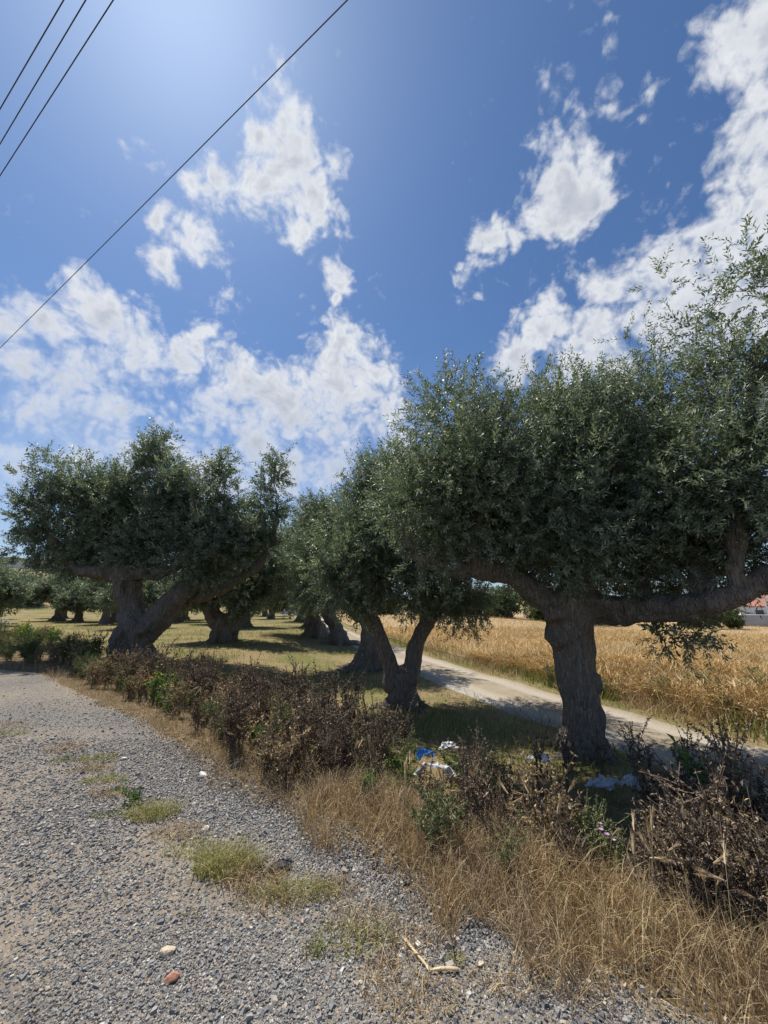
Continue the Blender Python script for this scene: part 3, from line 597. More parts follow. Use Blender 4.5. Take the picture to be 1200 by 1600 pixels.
# ------------------------------------------------------------------ grass and cereal blades
def blades(P, h, w, lean, bend, rnd, head=None, coarse=False):
    """one bent blade per point: 2 root, 2 middle, 1 tip; head widens the top into an ear"""
    n = len(P)
    az = RNG.uniform(0, 2 * math.pi, n)
    side = np.stack([np.cos(az), np.sin(az), np.zeros(n)], -1)
    la = RNG.uniform(0, 2 * math.pi, n)
    ld = np.stack([np.cos(la), np.sin(la), np.zeros(n)], -1) * lean[:, None]
    up = np.array([0, 0, 1.0])
    mid = P + (up + ld * 0.5) * (h * 0.55)[:, None]
    tip = P + (up * (1 - bend)[:, None] + ld * (1.1 + bend)[:, None]) * h[:, None]
    w = w[:, None]
    if coarse:
        V = np.stack([P, mid - side * w, tip, mid + side * w], 1).reshape(-1, 3)
        Q = np.arange(n)[:, None] * 4 + np.array([[0, 1, 2, 3]]); Tt = np.zeros((0, 3), int)
        k = 4
    elif head is None:
        m1 = P * 0.5625 + mid * 0.375 + tip * 0.0625 + (mid - (P + tip) / 2) * 0.15
        m2 = P * 0.0625 + mid * 0.375 + tip * 0.5625 + (mid - (P + tip) / 2) * 0.25
        V = np.stack([P - side * w, P + side * w, m1 - side * w * 0.85, m1 + side * w * 0.85, m2 - side * w * 0.5, m2 + side * w * 0.5, tip], 1)
        V = V.reshape(-1, 3); b = np.arange(n)[:, None] * 7
        Q = np.vstack([b + np.array([[0, 1, 3, 2]]), b + np.array([[2, 3, 5, 4]])]); Tt = b + np.array([[4, 5, 6]])
        k = 7
    else:
        e0 = mid + (tip - mid) * 0.35
        e1 = mid + (tip - mid) * 0.7 + up * (0.02 * h)[:, None]
        hw = head[:, None]
        s2 = unit(np.cross(side, up))
        V = np.stack([P - side * w, P + side * w, e0 - side * w, e0 + side * w, e1 - side * hw, e1 + side * hw, tip, e1 - s2 * hw, e1 + s2 * hw, e0], 1)
        V = V.reshape(-1, 3); b = np.arange(n)[:, None] * 10
        Q = np.vstack([b + np.array([[0, 1, 3, 2]]), b + np.array([[2, 3, 5, 4]]), b + np.array([[9, 8, 6, 7]])]); Tt = b + np.array([[4, 5, 6]])
        k = 10
    return V, Q, Tt, np.repeat(rnd, k)


def scatter(n, x0, x1, y0, y1):
    return RNG.uniform(x0, x1, n), RNG.uniform(y0, y1, n)


def in_view(x, y, margin=0.12):
    return (y > 0.6) & (np.abs(x) < y * (1.0 + margin) + 0.8)


def grass_stuff(name, label, cat, x, y, hmin, hmax, w, mat, lean=0.5, rlo=0, rhi=1, head=None, sink=0.01, coarse=False):
    z = hgt(x, y) - sink
    P = np.stack([x, y, z], -1)
    n = len(x)
    h = RNG.uniform(hmin, hmax, n) * (0.6 + 0.8 * fbm(P * 1.7, 2, 31))
    V, Q, Tt, r = blades(P, h, w * RNG.uniform(0.6, 1.4, n) * np.ones(n), RNG.uniform(0.05, lean, n), RNG.uniform(0.0, 0.45, n), RNG.uniform(rlo, rhi, n), None if head is None else head * RNG.uniform(0.7, 1.3, n), coarse)
    o = obj(name, mesh_np(name, V, [Q, Tt], M[mat], {'rnd': r}))
    setting(tag(o, label, cat), 'stuff')
    return o


# verge of dried grass along the gravel
xa, ya = scatter(380000, -14, 5.5, 0.9, 16)
xb, yb = scatter(90000, -0.6, 4.5, 1.2, 4.6)
x, y = np.concatenate([xa, xb]), np.concatenate([ya, yb])
d = edge_d(x, y)
dist = np.hypot(x, y)
n1 = fbm(np.stack([x * 1.6, y * 1.6, 0 * x], -1), 3, 41)
keep = in_view(x, y) & (d > -0.42 + 1.1 * (n1 - 0.5)) & (d < 0.45 + 1.0 * ss(-2.5, 0.8, x)) & (RNG.uniform(0, 1, len(x)) < np.clip(0.9 * (4.5 / (dist + 1.2)), 0.12, 1) * ss(-0.42, 0.15, d + 1.5 * (n1 - 0.5)) * (1 - 0.55 * ss(0.5, 1.4, d)) * np.maximum(0.2 + 1.1 * ss(0.36, 0.56, n1), 0.85 * ss(-1.2, 0.2, x)) * (0.45 + 0.55 * ss(-3, 0.2, x)))
x, y = x[keep], y[keep]
grass_stuff('dry_verge_grass', 'dense fringe of straw-coloured dry grass between the gravel and the weeds', 'grass', x, y, 0.08, 0.30, 0.0019, 'dry', 0.75)

# flattened straw below the standing stalks
x, y = scatter(420000, -12, 5.5, 1.0, 13)
d = edge_d(x, y); dist = np.hypot(x, y)
n1 = fbm(np.stack([x * 2.1, y * 2.1, 0 * x], -1), 3, 61)
keep = in_view(x, y) & (d > -0.12 + 0.4 * (n1 - 0.5)) & (d < 2.6) & (RNG.uniform(0, 1, len(x)) < np.clip(4 / (dist + 1.0), 0.1, 1) * (0.25 + 0.9 * ss(0.4, 0.6, n1)))
x, y = x[keep], y[keep]
grass_stuff('flattened_straw', 'matted brown straw lying at the foot of the standing dry grass', 'straw', x, y, 0.03, 0.10, 0.0022, 'dry', 2.0, 0, 0.9, coarse=True)

# short grass of the orchard floor
x, y = scatter(300000, -34, 8, 4, 46)
d = edge_d(x, y); rs = road_side(x, y); dist = np.hypot(x, y)
n1 = fbm(np.stack([x * 0.5, y * 0.5, 0 * x], -1), 3, 43)
keep = in_view(x, y) & (d > 0.9) & (rs < -0.9 * np.interp(dist, [4, 60], [1.0, 1.4])) & (RNG.uniform(0, 1, len(x)) < np.clip(7 / dist, 0.1, 1) * (0.25 + 1.2 * ss(0.4, 0.6, n1)))
x, y = x[keep], y[keep]
grass_stuff('orchard_grass', 'short yellow-green grass under the olive trees', 'grass', x, y, 0.05, 0.26, 0.006, 'green', 0.9, coarse=True)

# ripe barley beyond the track
xs, ys = [], []
for (n, y0, y1, x0, x1) in ((135000, 4.5, 16, 0, 17), (70000, 14, 34, -4, 36), (40000, 30, 75, -12, 75)):
    a, b = scatter(n, x0, x1, y0, y1); xs.append(a); ys.append(b)
x, y = np.concatenate(xs), np.concatenate(ys)
rs = road_side(x, y); dist = np.hypot(x, y)
fe = 1.75 + 0.5 * fbm(np.stack([x * 0.5, y * 0.5, 0 * x], -1), 3, 47)
keep = in_view(x, y) & (rs > fe) & (x / np.maximum(y, 1) > -0.14)
x, y, dist, rs, fe = x[keep], y[keep], dist[keep], rs[keep], fe[keep]
near = dist < 15
grass_stuff('barley_field', 'near rows of ripe golden barley with bent ears along the dirt road', 'barley', x[near], y[near], 0.38, 0.68, 0.0045, 'barley', 0.9, 0, 0.98, 0.010)
grass_stuff('distant_barley', 'far part of the golden barley field reaching the shrubs', 'barley', x[~near], y[~near], 0.40, 0.68, 0.011, 'barley', 0.9, 0, 0.98, coarse=True)
# pale ground under the crop
X, Y = np.meshgrid(np.linspace(0, 1, 60), np.arange(0, len(C), 1))
lat = 0.5 * wid[Y] + 1.2 + 75 * X ** 2
Xw = C[Y][..., 0] - Nn[Y][..., 0] * lat; Yw = C[Y][..., 1] - Nn[Y][..., 1] * lat
fs = plain_mat("stubble_soil", (0.42, 0.31, 0.16), (0.30, 0.21, 0.11), 6, 0.95, 0.4)
setting(obj('field_soil', grid_mesh('field_soil', Xw, Yw, hgt(Xw, Yw) + 0.03 + 0.10 * np.clip(X * 8, 0, 1), fs)))
# straw and weeds creeping onto the track's edges and crown
x, y = scatter(60000, -6, 8, 3.5, 34)
rs = np.abs(road_side(x, y)); dist = np.hypot(x, y)
n1 = fbm(np.stack([x * 1.4, y * 1.4, 0 * x], -1), 3, 57)
keep = in_view(x, y) & (rs < 1.35) & (RNG.uniform(0, 1, len(x)) < np.clip(8 / dist, 0.2, 1) * (ss(0.70, 1.2, rs + 0.5 * (n1 - 0.5)) + 0.25 * ss(0.25, 0.05, rs) * ss(0.5, 0.6, n1)))
x, y = x[keep], y[keep]
grass_stuff('track_edge_grass', 'thin dry grass creeping onto the edges of the dirt road', 'grass', x, y, 0.03, 0.14, 0.004, 'dry', 1.2, sink=-0.02)
# rough green-and-straw margin on the field side of the track
x, y = scatter(130000, 0, 12, 3.2, 26)
rs = road_side(x, y); dist = np.hypot(x, y)
n1 = fbm(np.stack([x * 0.9, y * 0.9, 0 * x], -1), 3, 53)
rw = 0.95 + 0.25 * n1
keep = in_view(x, y) & (rs > rw) & (rs < rw + 1.5) & (RNG.uniform(0, 1, len(x)) < np.clip(7 / dist, 0.15, 1) * ss(0.0, 0.5, rs - rw))
x, y, n1 = x[keep], y[keep], n1[keep]
g = ss(0.48, 0.62, n1) > RNG.uniform(0, 1, len(x))
grass_stuff('green_margin_grass', 'green grass tangle between the dirt road and the barley', 'grass', x[g], y[g], 0.15, 0.5, 0.006, 'green', 0.7, 0, 0.75)
grass_stuff('straw_margin_grass', 'dry pale grass tangle between the dirt road and the barley', 'grass', x[~g], y[~g], 0.12, 0.5, 0.005, 'dry', 0.9)

# ------------------------------------------------------------------ gravel stones
def pebble_mesh(seed, mat, n=1):
    rs = np.random.default_rng(seed)
    bm = bmesh.new()
    bmesh.ops.create_icosphere(bm, subdivisions=1 if n == 1 else 2, radius=1.0)
    for v in bm.verts:
        k = 1 + rs.uniform(-0.22, 0.22)
        v.co = Vector((v.co.x * k, v.co.y * k * 0.78, v.co.z * k * 0.55))
    me = bpy.data.meshes.new('pebble')
    bm.to_mesh(me); bm.free()
    a = me.attributes.new('rnd', 'FLOAT', 'POINT')
    a.data.foreach_set('value', np.full(len(me.vertices), rs.uniform()))
    me.materials.append(mat)
    return me


def stones_np(x, y, s, mat):
    """many angular little stones in one mesh: 8-vertex blocks with random shape"""
    n = len(x)
    base = np.array([(-1, -1, -1), (1, -1, -1), (1, 1, -1), (-1, 1, -1), (-.6, -.6, 1), (.6, -.6, 1), (.6, .6, 1), (-.6, .6, 1)], float)
    V = base[None] * (1 + RNG.uniform(-0.38, 0.38, (n, 8, 3)))
    V = V * np.stack([RNG.uniform(0.6, 1.2, n), RNG.uniform(0.5, 0.9, n), RNG.uniform(0.35, 0.75, n)], -1)[:, None] * s[:, None, None]
    a = RNG.uniform(0, 6.283, n); t = RNG.normal(0, 0.35, n)
    ca, sa, ct, st = np.cos(a)[:, None], np.sin(a)[:, None], np.cos(t)[:, None], np.sin(t)[:, None]
    X, Yv, Z = V[..., 0], V[..., 1], V[..., 2]
    X, Z = X * ct - Z * st, X * st + Z * ct
    X, Yv = X * ca - Yv * sa, X * sa + Yv * ca
    z = hgt(x, y) + 0.012
    W = np.stack([X + x[:, None], Yv + y[:, None], Z + (z + 0.10 * s)[:, None]], -1)
    q = np.array([[4, 5, 6, 7], [0, 1, 5, 4], [1, 2, 6, 5], [2, 3, 7, 6], [3, 0, 4, 7]])
    Q = (np.arange(n)[:, None, None] * 8 + q[None]).reshape(-1, 4)
    return mesh_np('loose_gravel', W.reshape(-1, 3), [Q], mat, {'rnd': np.repeat(RNG.uniform(0, 1, n), 8)})


xa, ya = scatter(470000, -5.5, 1.6, 1.7, 5.2)
xb, yb = scatter(520000, -13.5, 0.5, 5.2, 13.0)
x, y = np.concatenate([xa, xb]), np.concatenate([ya, yb])
dist = np.hypot(x, y); d = edge_d(x, y)
pr = stony_f(x, y) * np.clip((2.4 / dist) ** 1.75, 0, 1) * ss(0.15, -0.1, d) * ss(13, 7, dist) + 0.02 * ss(9, 5, dist)
keep = in_view(x, y, 0.05) & (d < 0.2) & (RNG.uniform(0, 1, len(x)) < pr)
x, y, dist = x[keep], y[keep], dist[keep]
s = RNG.lognormal(math.log(0.0050), 0.40, len(x)) * np.clip(dist / 2.6, 1, 1.45)
print('gravel', len(x))
setting(obj('loose_gravel', stones_np(x, y, s, M['pebble']), gravel), 'stuff')
pm = [pebble_mesh(100 + i, M['pebble']) for i in range(9)]
cnt = 0
while cnt < 280:
    px, py = RNG.uniform(-2.6, 1.2), RNG.uniform(1.95, 3.6)
    if abs(px) > py * 0.8 + 0.1 or edge_d(np.array([px]), np.array([py]))[0] > -0.05 or RNG.uniform() > 2.3 / py:
        continue
    sz = RNG.lognormal(math.log(0.0100), 0.25)
    o = obj('pebble', pm[cnt % 9], gravel, (px, py, H(px, py) + 0.012 + sz * 0.2), RNG.uniform(0, 6.28), sz)
    o.rotation_euler.x = RNG.normal(0, 0.3)
    cnt += 1

# ------------------------------------------------------------------ olive trees
def leafy(P, D, L, nl, ll, lw, rs, droop=0.0):
    """shoots at P along D of length L with nl leaves each; a leaf is a folded lance shape of two triangles"""
    n = len(P)
    t = np.linspace(0.08, 1.0, nl)[None] + rs.uniform(-0.04, 0.04, (n, nl))
    side = unit(np.cross(D, rs.normal(size=(n, 3))))
    s2 = np.cross(D, side)
    bow = unit(rs.normal(size=(n, 3))) * 0.16
    base = P[:, None] + (D[:, None] * t[..., None] + bow[:, None] * (t ** 2)[..., None]) * L[:, None, None]
    ph = (np.arange(nl)[None] * 1.7 + rs.uniform(0, 6.28, (n, 1)) + rs.normal(0, 0.5, (n, nl)))
    rad = np.cos(ph)[..., None] * side[:, None] + np.sin(ph)[..., None] * s2[:, None]
    ax = unit(D[:, None] * rs.uniform(0.35, 1.0, (n, nl, 1)) + rad * 0.85 + np.array([0, 0, -droop]))
    w = unit(np.cross(ax, rad + rs.normal(0, 0.45, (n, nl, 3))))
    nn = np.cross(w, ax)
    l = ll * rs.uniform(0.65, 1.25, (n, nl, 1)); wd = lw * rs.uniform(0.75, 1.2, (n, nl, 1))
    m = base + ax * l * 0.48
    V = np.stack([base, m - w * wd + nn * wd * 0.35, base + ax * l - nn * l * 0.10, m + w * wd + nn * wd * 0.35], 2).reshape(-1, 3)
    k = n * nl
    b = np.arange(k)[:, None] * 4
    # an own tone for each leaf, a little alike within a shoot
    r = np.clip(0.65 * rs.uniform(0, 1, (n, nl)) + 0.35 * rs.uniform(0, 1, (n, 1)), 0, 1)
    Tt = np.vstack([b + np.array([[0, 1, 2]]), b + np.array([[0, 2, 3]])])
    return V, Tt, np.repeat(r.ravel(), 4)


def crown_np(blobs, shoots, nl, ll, lw, slen, seed, gaps=0.40):
    rs = np.random.default_rng(seed)
    B = np.array([tuple(b) + (1.0,) * (7 - len(b)) for b in blobs], float)      # x y z rx ry rz, density
    wgt = (B[:, 3] * B[:, 5] + 0.5 * B[:, 4] * B[:, 5]) * B[:, 6]
    cnt = np.maximum(12, (shoots * wgt / wgt.sum())).astype(int)
    Ps, Ds, ups = [], [], []
    for b, c in zip(B, cnt):
        c2 = int(c * 1.7)
        u = unit(rs.normal(size=(c2, 3)))
        lump = 0.58 + 0.84 * fbm(u * 2.6 + b[:3], 3, seed)
        rr = rs.uniform(0, 1, c2) ** 0.5
        P = b[:3] + u * (rr * lump)[:, None] * b[3:6]
        g = fbm(P * (1.5 / max(0.35, B[:, 3].mean())), 2, seed + 3)
        k = g > gaps
        P, u = P[k][:c], u[k][:c]
        upw = np.clip(u[:, 2] + 0.25, 0.0, 1)
        D = unit(u * np.array([0.8, 0.8, 0.35]) + np.array([0, 0, 1.0]) * (0.10 + 0.6 * upw - 0.55 * np.clip(-u[:, 2] - 0.1, 0, 1))[:, None] + rs.normal(0, 0.42, u.shape))
        Ps.append(P); Ds.append(D); ups.append(upw)
    P = np.vstack(Ps); D = np.vstack(Ds); up = np.concatenate(ups)
    L = slen * rs.uniform(0.55, 1.15, len(P)) * (1 + 0.35 * up)
    V, Tt, r = leafy(P, D, L, nl, ll, lw, rs, 0.05)
    # long upright sprouts standing out of the top
    sp = np.where((up > 0.75) & (rs.uniform(0, 1, len(P)) < 0.11))[0]
    Ds = unit(np.array([0, 0, 1.0]) + rs.normal(0, 0.25, (len(sp), 3)))
    Vs_, Ts_, rs_ = leafy(P[sp], Ds, slen * rs.uniform(1.0, 1.8, len(sp)), nl + 6, ll, lw, rs, 0.0)
    Tt = np.vstack([Tt, Ts_ + len(V)]); V = np.vstack([V, Vs_]); r = np.concatenate([r, rs_])
    # broader leaves deep inside; the crown's inner shade is put into their darker tone
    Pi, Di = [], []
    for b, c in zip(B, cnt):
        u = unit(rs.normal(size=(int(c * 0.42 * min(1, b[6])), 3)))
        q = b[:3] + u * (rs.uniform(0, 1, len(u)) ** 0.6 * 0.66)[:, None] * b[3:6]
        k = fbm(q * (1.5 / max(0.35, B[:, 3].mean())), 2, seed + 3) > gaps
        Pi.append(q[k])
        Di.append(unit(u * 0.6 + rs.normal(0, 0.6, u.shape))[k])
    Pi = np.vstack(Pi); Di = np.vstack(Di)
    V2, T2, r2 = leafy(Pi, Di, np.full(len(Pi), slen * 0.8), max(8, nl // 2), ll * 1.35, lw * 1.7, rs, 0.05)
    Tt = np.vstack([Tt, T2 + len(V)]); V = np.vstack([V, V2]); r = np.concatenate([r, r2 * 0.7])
    return V, Tt, r, P, D, L


def trunk_mesh(limbs, voxel, seed, amp=0.035, base=None):
    parts = []
    for i, lb in enumerate(limbs):
        lb = np.array(lb, float)
        c = catmull(lb, 7)
        parts.append(tube(c[:, :3], np.maximum(c[:, 3], 0.012), 14, wob=0.16, seed=seed + i))
    V, Q, Tt = join(parts)
    me = mesh_np('trunk_raw', V, [Q, Tt], None)
    o = bpy.data.objects.new('trunk_raw', me)
    COL.objects.link(o)
    md = o.modifiers.new('r', 'REMESH'); md.mode = 'VOXEL'; md.voxel_size = voxel; md.use_smooth_shade = True
    sm = o.modifiers.new('s', 'SMOOTH'); sm.iterations = 3; sm.factor = 0.5
    dg = bpy.context.evaluated_depsgraph_get()
    out = bpy.data.meshes.new_from_object(o.evaluated_get(dg))
    bpy.data.objects.remove(o); bpy.data.meshes.remove(me)
    n = len(out.vertices)
    co = np.empty(n * 3, np.float32); out.vertices.foreach_get('co', co); co = co.reshape(-1, 3)
    no = np.empty(n * 3, np.float32); out.vertices.foreach_get('normal', no); no = no.reshape(-1, 3)
    q = co * np.array([1, 1, 0.38])
    f = (fbm(q * 7, 3, seed) - 0.5) * 2.4 + (np.abs(fbm(q * 3.2 + 4, 3, seed + 9) - 0.5) * -5 + 0.7) + (fbm(co * 2.1, 2, seed + 17) - 0.5) * 2.6
    co = co + no * (amp * f)[:, None]
    out.vertices.foreach_set('co', co.astype(np.float32).ravel())
    out.polygons.foreach_set('use_smooth', np.ones(len(out.polygons), bool))
    out.materials.clear(); out.materials.append(M['bark'])
    out.update()
    out.name = 'trunk'
    return out


def branch_mesh(limbs, P, D, L, nb, seed, rad0=0.03):
    """thinner branches from the limbs out to the shoots they carry"""
    rs = np.random.default_rng(seed)
    nodes = []
    for lb in limbs:
        c = catmull(np.array(lb, float), 7)
        nodes.append(c[len(c) // 4:])
    nodes = np.vstack(nodes)
    parts = []
    pick = rs.choice(len(P), min(nb, len(P)), replace=False)
    for i in pick:
        t = P[i]
        dd = np.linalg.norm(nodes[:, :3] - t, axis=1) + 0.6 * np.maximum(0, nodes[:, 2] - t[2])
        a = nodes[np.argmin(dd)]
        v = t - a[:3]
        ln = np.linalg.norm(v)
        if ln > 3.0:
            continue
        m1 = a[:3] + v * 0.35 + rs.normal(0, 0.09, 3) * ln + np.array([0, 0, 0.10 * ln])
        m2 = a[:3] + v * 0.7 + rs.normal(0, 0.07, 3) * ln + np.array([0, 0, 0.04 * ln])
        c = catmull(np.array([a[:3], m1, m2, t, t + D[i] * L[i] * 0.9]), 3)
        r0 = min(rad0 * rs.uniform(0.5, 1.2) * (0.5 + ln), a[3] * 0.7)
        parts.append(tube(c, np.linspace(r0, 0.003, len(c)), 5, caps=False))
        nodes = np.vstack([nodes, np.column_stack([c[3:9], np.full(6, r0 * 0.7)])])
    V, Q, Tt = join(parts)
    return mesh_np('branches', V, [Q, Tt], M['bark'], smooth=True)


def make_tree(name, label, group, base, limbs, blobs, shoots, nl, ll, lw, slen, nb, voxel, seed, roots=5, rootr=0.5, gaps=0.40, amp=0.035):
    """limbs and blobs in world coordinates; stored relative to the tree's base"""
    base = np.array(base, float)
    lim = [[(p[0] - base[0], p[1] - base[1], p[2] - base[2], p[3]) for p in lb] for lb in limbs]
    blo = [(b[0] - base[0], b[1] - base[1], b[2] - base[2]) + tuple(b[3:]) for b in blobs]
    rs = np.random.default_rng(seed)
    r0 = lim[0][0][3]
    full = list(lim)
    for i in range(roots):
        a = i * 6.283 / roots + rs.uniform(-0.4, 0.4)
        d = np.array([math.cos(a), math.sin(a)])
        R1 = rootr * rs.uniform(0.7, 1.25)
        full.append([(d[0] * r0 * 0.45, d[1] * r0 * 0.45, 0.32 * r0 / 0.3, r0 * 0.42), (d[0] * r0 * 1.0, d[1] * r0 * 1.0, 0.08, r0 * 0.36), (d[0] * (r0 + R1 * 0.6), d[1] * (r0 + R1 * 0.6), -0.03, r0 * 0.22), (d[0] * (r0 + R1), d[1] * (r0 + R1), -0.12, r0 * 0.12)])
    t = thing(name, label, 'tree', base, 0, group)
    obj('trunk', trunk_mesh(full, voxel, seed, amp), t)
    V, Tt, r, P, D, L = crown_np(blo, shoots, nl, ll, lw, slen, seed, gaps)
    setting(obj('branches', branch_mesh(lim, P, D, L, nb, seed), t), 'stuff')
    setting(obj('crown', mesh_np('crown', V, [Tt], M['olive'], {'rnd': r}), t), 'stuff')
    return t


for kw in TREES:
    make_tree(**kw)

# ------------------------------------------------------------------ farther trees of the orchard: one built, the others copies of its parts
def far_tree_parts(seed, w=2.6, h=4.6):
    rs = np.random.default_rng(seed)
    limbs = [[(0, 0, -0.1, 0.50), (0.05, 0, 0.5, 0.34), (0.0, 0.05, 1.1, 0.32), (0.02, 0, 1.5, 0.3)]]
    blobs = []
    for i in range(4):
        a = i * 1.57 + rs.uniform(-0.5, 0.5)
        d = np.array([math.cos(a), math.sin(a)])
        r = w * rs.uniform(0.45, 0.7)
        limbs.append([(0, 0, 1.3, 0.25), (d[0] * r * 0.4, d[1] * r * 0.4, 1.9, 0.17), (d[0] * r * 0.8, d[1] * r * 0.8, 2.5, 0.11), (d[0] * r, d[1] * r, 3.2, 0.05)])
        for j in range(3):
            q = d * r * rs.uniform(0.55, 1.15) + rs.normal(0, 0.35, 2)
            blobs.append((q[0], q[1], rs.uniform(1.9, 3.6), rs.uniform(0.8, 1.15), rs.uniform(0.8, 1.15), rs.uniform(0.6, 1.0)))
    blobs.append((0, 0, h - 0.9, 0.9, 0.9, 0.8)); blobs.append((0.3, 0.2, 2.9, 1.3, 1.3, 1.0))
    tm = trunk_mesh(limbs + [[(0.25, 0, 0.25, 0.2), (0.55, 0.1, 0.0, 0.16), (0.9, 0.2, -0.15, 0.08)], [(-0.2, 0.1, 0.25, 0.2), (-0.5, 0.25, 0.0, 0.15), (-0.8, 0.4, -0.15, 0.08)]], 0.10, seed, 0.06)
    V, Tt, r, P, D, L = crown_np(blobs, 1700, 14, 0.20, 0.032, 0.55, seed, 0.36)
    return tm, branch_mesh(limbs, P, D, L, 40, seed), mesh_np('crown', V, [Tt], M['olive'], {'rnd': r})


FT = [far_tree_parts(201), far_tree_parts(202, 3.0, 5.0), far_tree_parts(203, 2.3, 4.2)]
FAR_ROW = [  # x, y, scale, label
    (-14.1, 50.0, 1.05, 'small distant olive tree standing alone on green grass near the white wall'),
    (-36.0, 44.0, 1.12, None), (-31.5, 41.0, 1.0, None), (-28.0, 41.5, 1.05, None), (-25.2, 36.0, 1.0, None), (-23.0, 46.0, 1.1, None), (-20.5, 39.5, 1.05, None),
    (-33.0, 33.0, 1.0, None), (-37.5, 37.5, 1.1, None), (-18.5, 30.0, 1.0, None), (-15.5, 36.5, 1.05, None), (-10.6, 30.5, 1.0, None), (-8.6, 41.0, 1.05, None), (-42.0, 52.0, 1.2, None), (-30.0, 55.0, 1.1, None), (-18.0, 60.0, 1.1, None), (-24.0, 64.0, 1.2, None), (-5.9, 31.5, 0.95, None),
]
for i, (x, y, s, lab) in enumerate(FAR_ROW):
    t = thing('olive_tree', lab or ('distant olive tree in the shaded grove behind the massive double trunk' if x < -19.5 else 'distant olive tree in the open row towards the white wall'), 'tree', (x, y, H(x, y)), RNG.uniform(0, 6.28), ('olives of the far grove' if x < -19.5 else 'olives of the open row') if lab is None else None, s)
    for nm, me in zip(('trunk', 'branches', 'crown'), FT[i % 3]):
        o = obj(nm, me, t)
        if nm != 'trunk':
            setting(o, 'stuff')


def shrub_parts(seed, mat='dark'):
    rs = np.random.default_rng(seed)
    blobs = [(rs.normal(0, 0.7), rs.normal(0, 0.5), rs.uniform(0.5, 1.3), rs.uniform(0.5, 0.9), rs.uniform(0.5, 0.9), rs.uniform(0.45, 0.8)) for _ in range(8)]
    V, Tt, r, P, D, L = crown_np(blobs, 520, 15, 0.16, 0.03, 0.4, seed, 0.34)
    parts = []
    for i in range(0, len(P), 26):
        parts.append(tube(catmull([np.array([0, 0, -0.05]) + rs.normal(0, 0.1, 3) * [1, 1, 0], P[i] * [0.4, 0.4, 0.55], P[i]], 4), np.linspace(0.05, 0.008, 9), 5))
    A, B, C_ = join(parts)
    return mesh_np('stems', A, [B, C_], M['bark'], smooth=True), mesh_np('foliage', V, [Tt], M[mat], {'rnd': r})


SHR = [shrub_parts(301), shrub_parts(302), shrub_parts(303, 'olive')]
for i, (x, y, s, lab) in enumerate([
        (25.5, 62, 2.3, 'dark round shrub at the far edge of the barley field'), (21.0, 66, 2.5, 'dark round shrub at the far edge of the barley field'), (17.5, 70, 2.6, 'dark round shrub at the far edge of the barley field'),
        (13, 72, 2.4, 'dark round shrub at the far edge of the barley field'), (30, 66, 2.4, 'dark round shrub at the far edge of the barley field'), (36, 66, 2.6, 'dark round shrub at the far edge of the barley field'),
        (48.5, 62, 1.8, 'dense dark shrub beside the white pergola house'), (53.5, 62, 1.15, 'low grey-green shrub in front of the white pergola house'),
        (7, 78, 2.6, 'dark round shrub at the far edge of the barley field'), (-1, 84, 2.8, 'dark round shrub at the far edge of the barley field'),
        (-47, 46, 1.9, 'low dark bush at the foot of the hill'), (-61, 66, 2.6, 'tall dark bush on the hill below the white building')]):
    t = thing('shrub', lab, 'shrub', (x, y, H(x, y)), RNG.uniform(0, 6.28), 'shrubs beyond the barley' if 'barley' in lab else None, s)
    for nm, me in zip(('stems', 'foliage'), SHR[i % 3]):
        obj(nm, me, t)

# ------------------------------------------------------------------ buildings
def box(name, parent, x0, x1, y0, y1, z0, z1, mat, bevel=0.02):
    bm = bmesh.new()
    bmesh.ops.create_cube(bm, size=1)
    for v in bm.verts:
        v.co = Vector(((x0 + x1) / 2 + v.co.x * (x1 - x0), (y0 + y1) / 2 + v.co.y * (y1 - y0), (z0 + z1) / 2 + v.co.z * (z1 - z0)))
    if bevel:
        bmesh.ops.bevel(bm, geom=list(bm.edges), offset=bevel, segments=1, affect='EDGES')
    me = bpy.data.meshes.new(name); bm.to_mesh(me); bm.free()
    me.materials.append(M[mat])
    return obj(name, me, parent)


def hip_roof(name, parent, x0, x1, y0, y1, z, h, over=0.5):
    x0 -= over; x1 += over; y0 -= over; y1 += over
    r = (y1 - y0) / 2 * 0.95
    V = [(x0, y0, z), (x1, y0, z), (x1, y1, z), (x0, y1, z), (x0 + r, (y0 + y1) / 2, z + h), (x1 - r, (y0 + y1) / 2, z + h), (x0, y0, z - 0.15), (x1, y0, z - 0.15), (x1, y1, z - 0.15), (x0, y1, z - 0.15)]
    F4 = [(0, 1, 5, 4), (2, 3, 4, 5), (6, 7, 1, 0), (7, 8, 2, 1), (8, 9, 3, 2), (9, 6, 0, 3), (9, 8, 7, 6)]
    o = obj(name, mesh_np(name, np.array(V), [F4, [(1, 2, 5), (3, 0, 4)]], M['tile']), parent)
    # courses of clay tiles as raised ribs down the front slope
    parts = []
    for i in np.linspace(x0 + 0.3, x1 - 0.3, 40):
        t = min(1, (i - x0) / r, (x1 - i) / r)
        a = np.array([i, y0, z + 0.03]); b = np.array([i, y0 + ((y0 + y1) / 2 - y0) * t, z + h * t + 0.03])
        parts.append(tube(np.array([a, (a + b) / 2, b]), [0.06] * 3, 5))
    A, B, C_ = join(parts)
    setting(obj('tile_ribs', mesh_np('tile_ribs', A, [B, C_], M['tile']), o), 'stuff')
    return o


def windows(parent, spots, y, w, h):
    for (x, z) in spots:
        wd = box('window', parent, x - w / 2, x + w / 2, y - 0.05, y + 0.08, z, z + h, 'frame')
        box('pane', wd, x - w / 2 + 0.1, x + w / 2 - 0.1, y - 0.07, y - 0.03, z + 0.1, z + h - 0.1, 'pane', 0)
        box('sill', wd, x - w / 2 - 0.1, x + w / 2 + 0.1, y - 0.18, y - 0.052, z - 0.1, z - 0.01, 'frame')


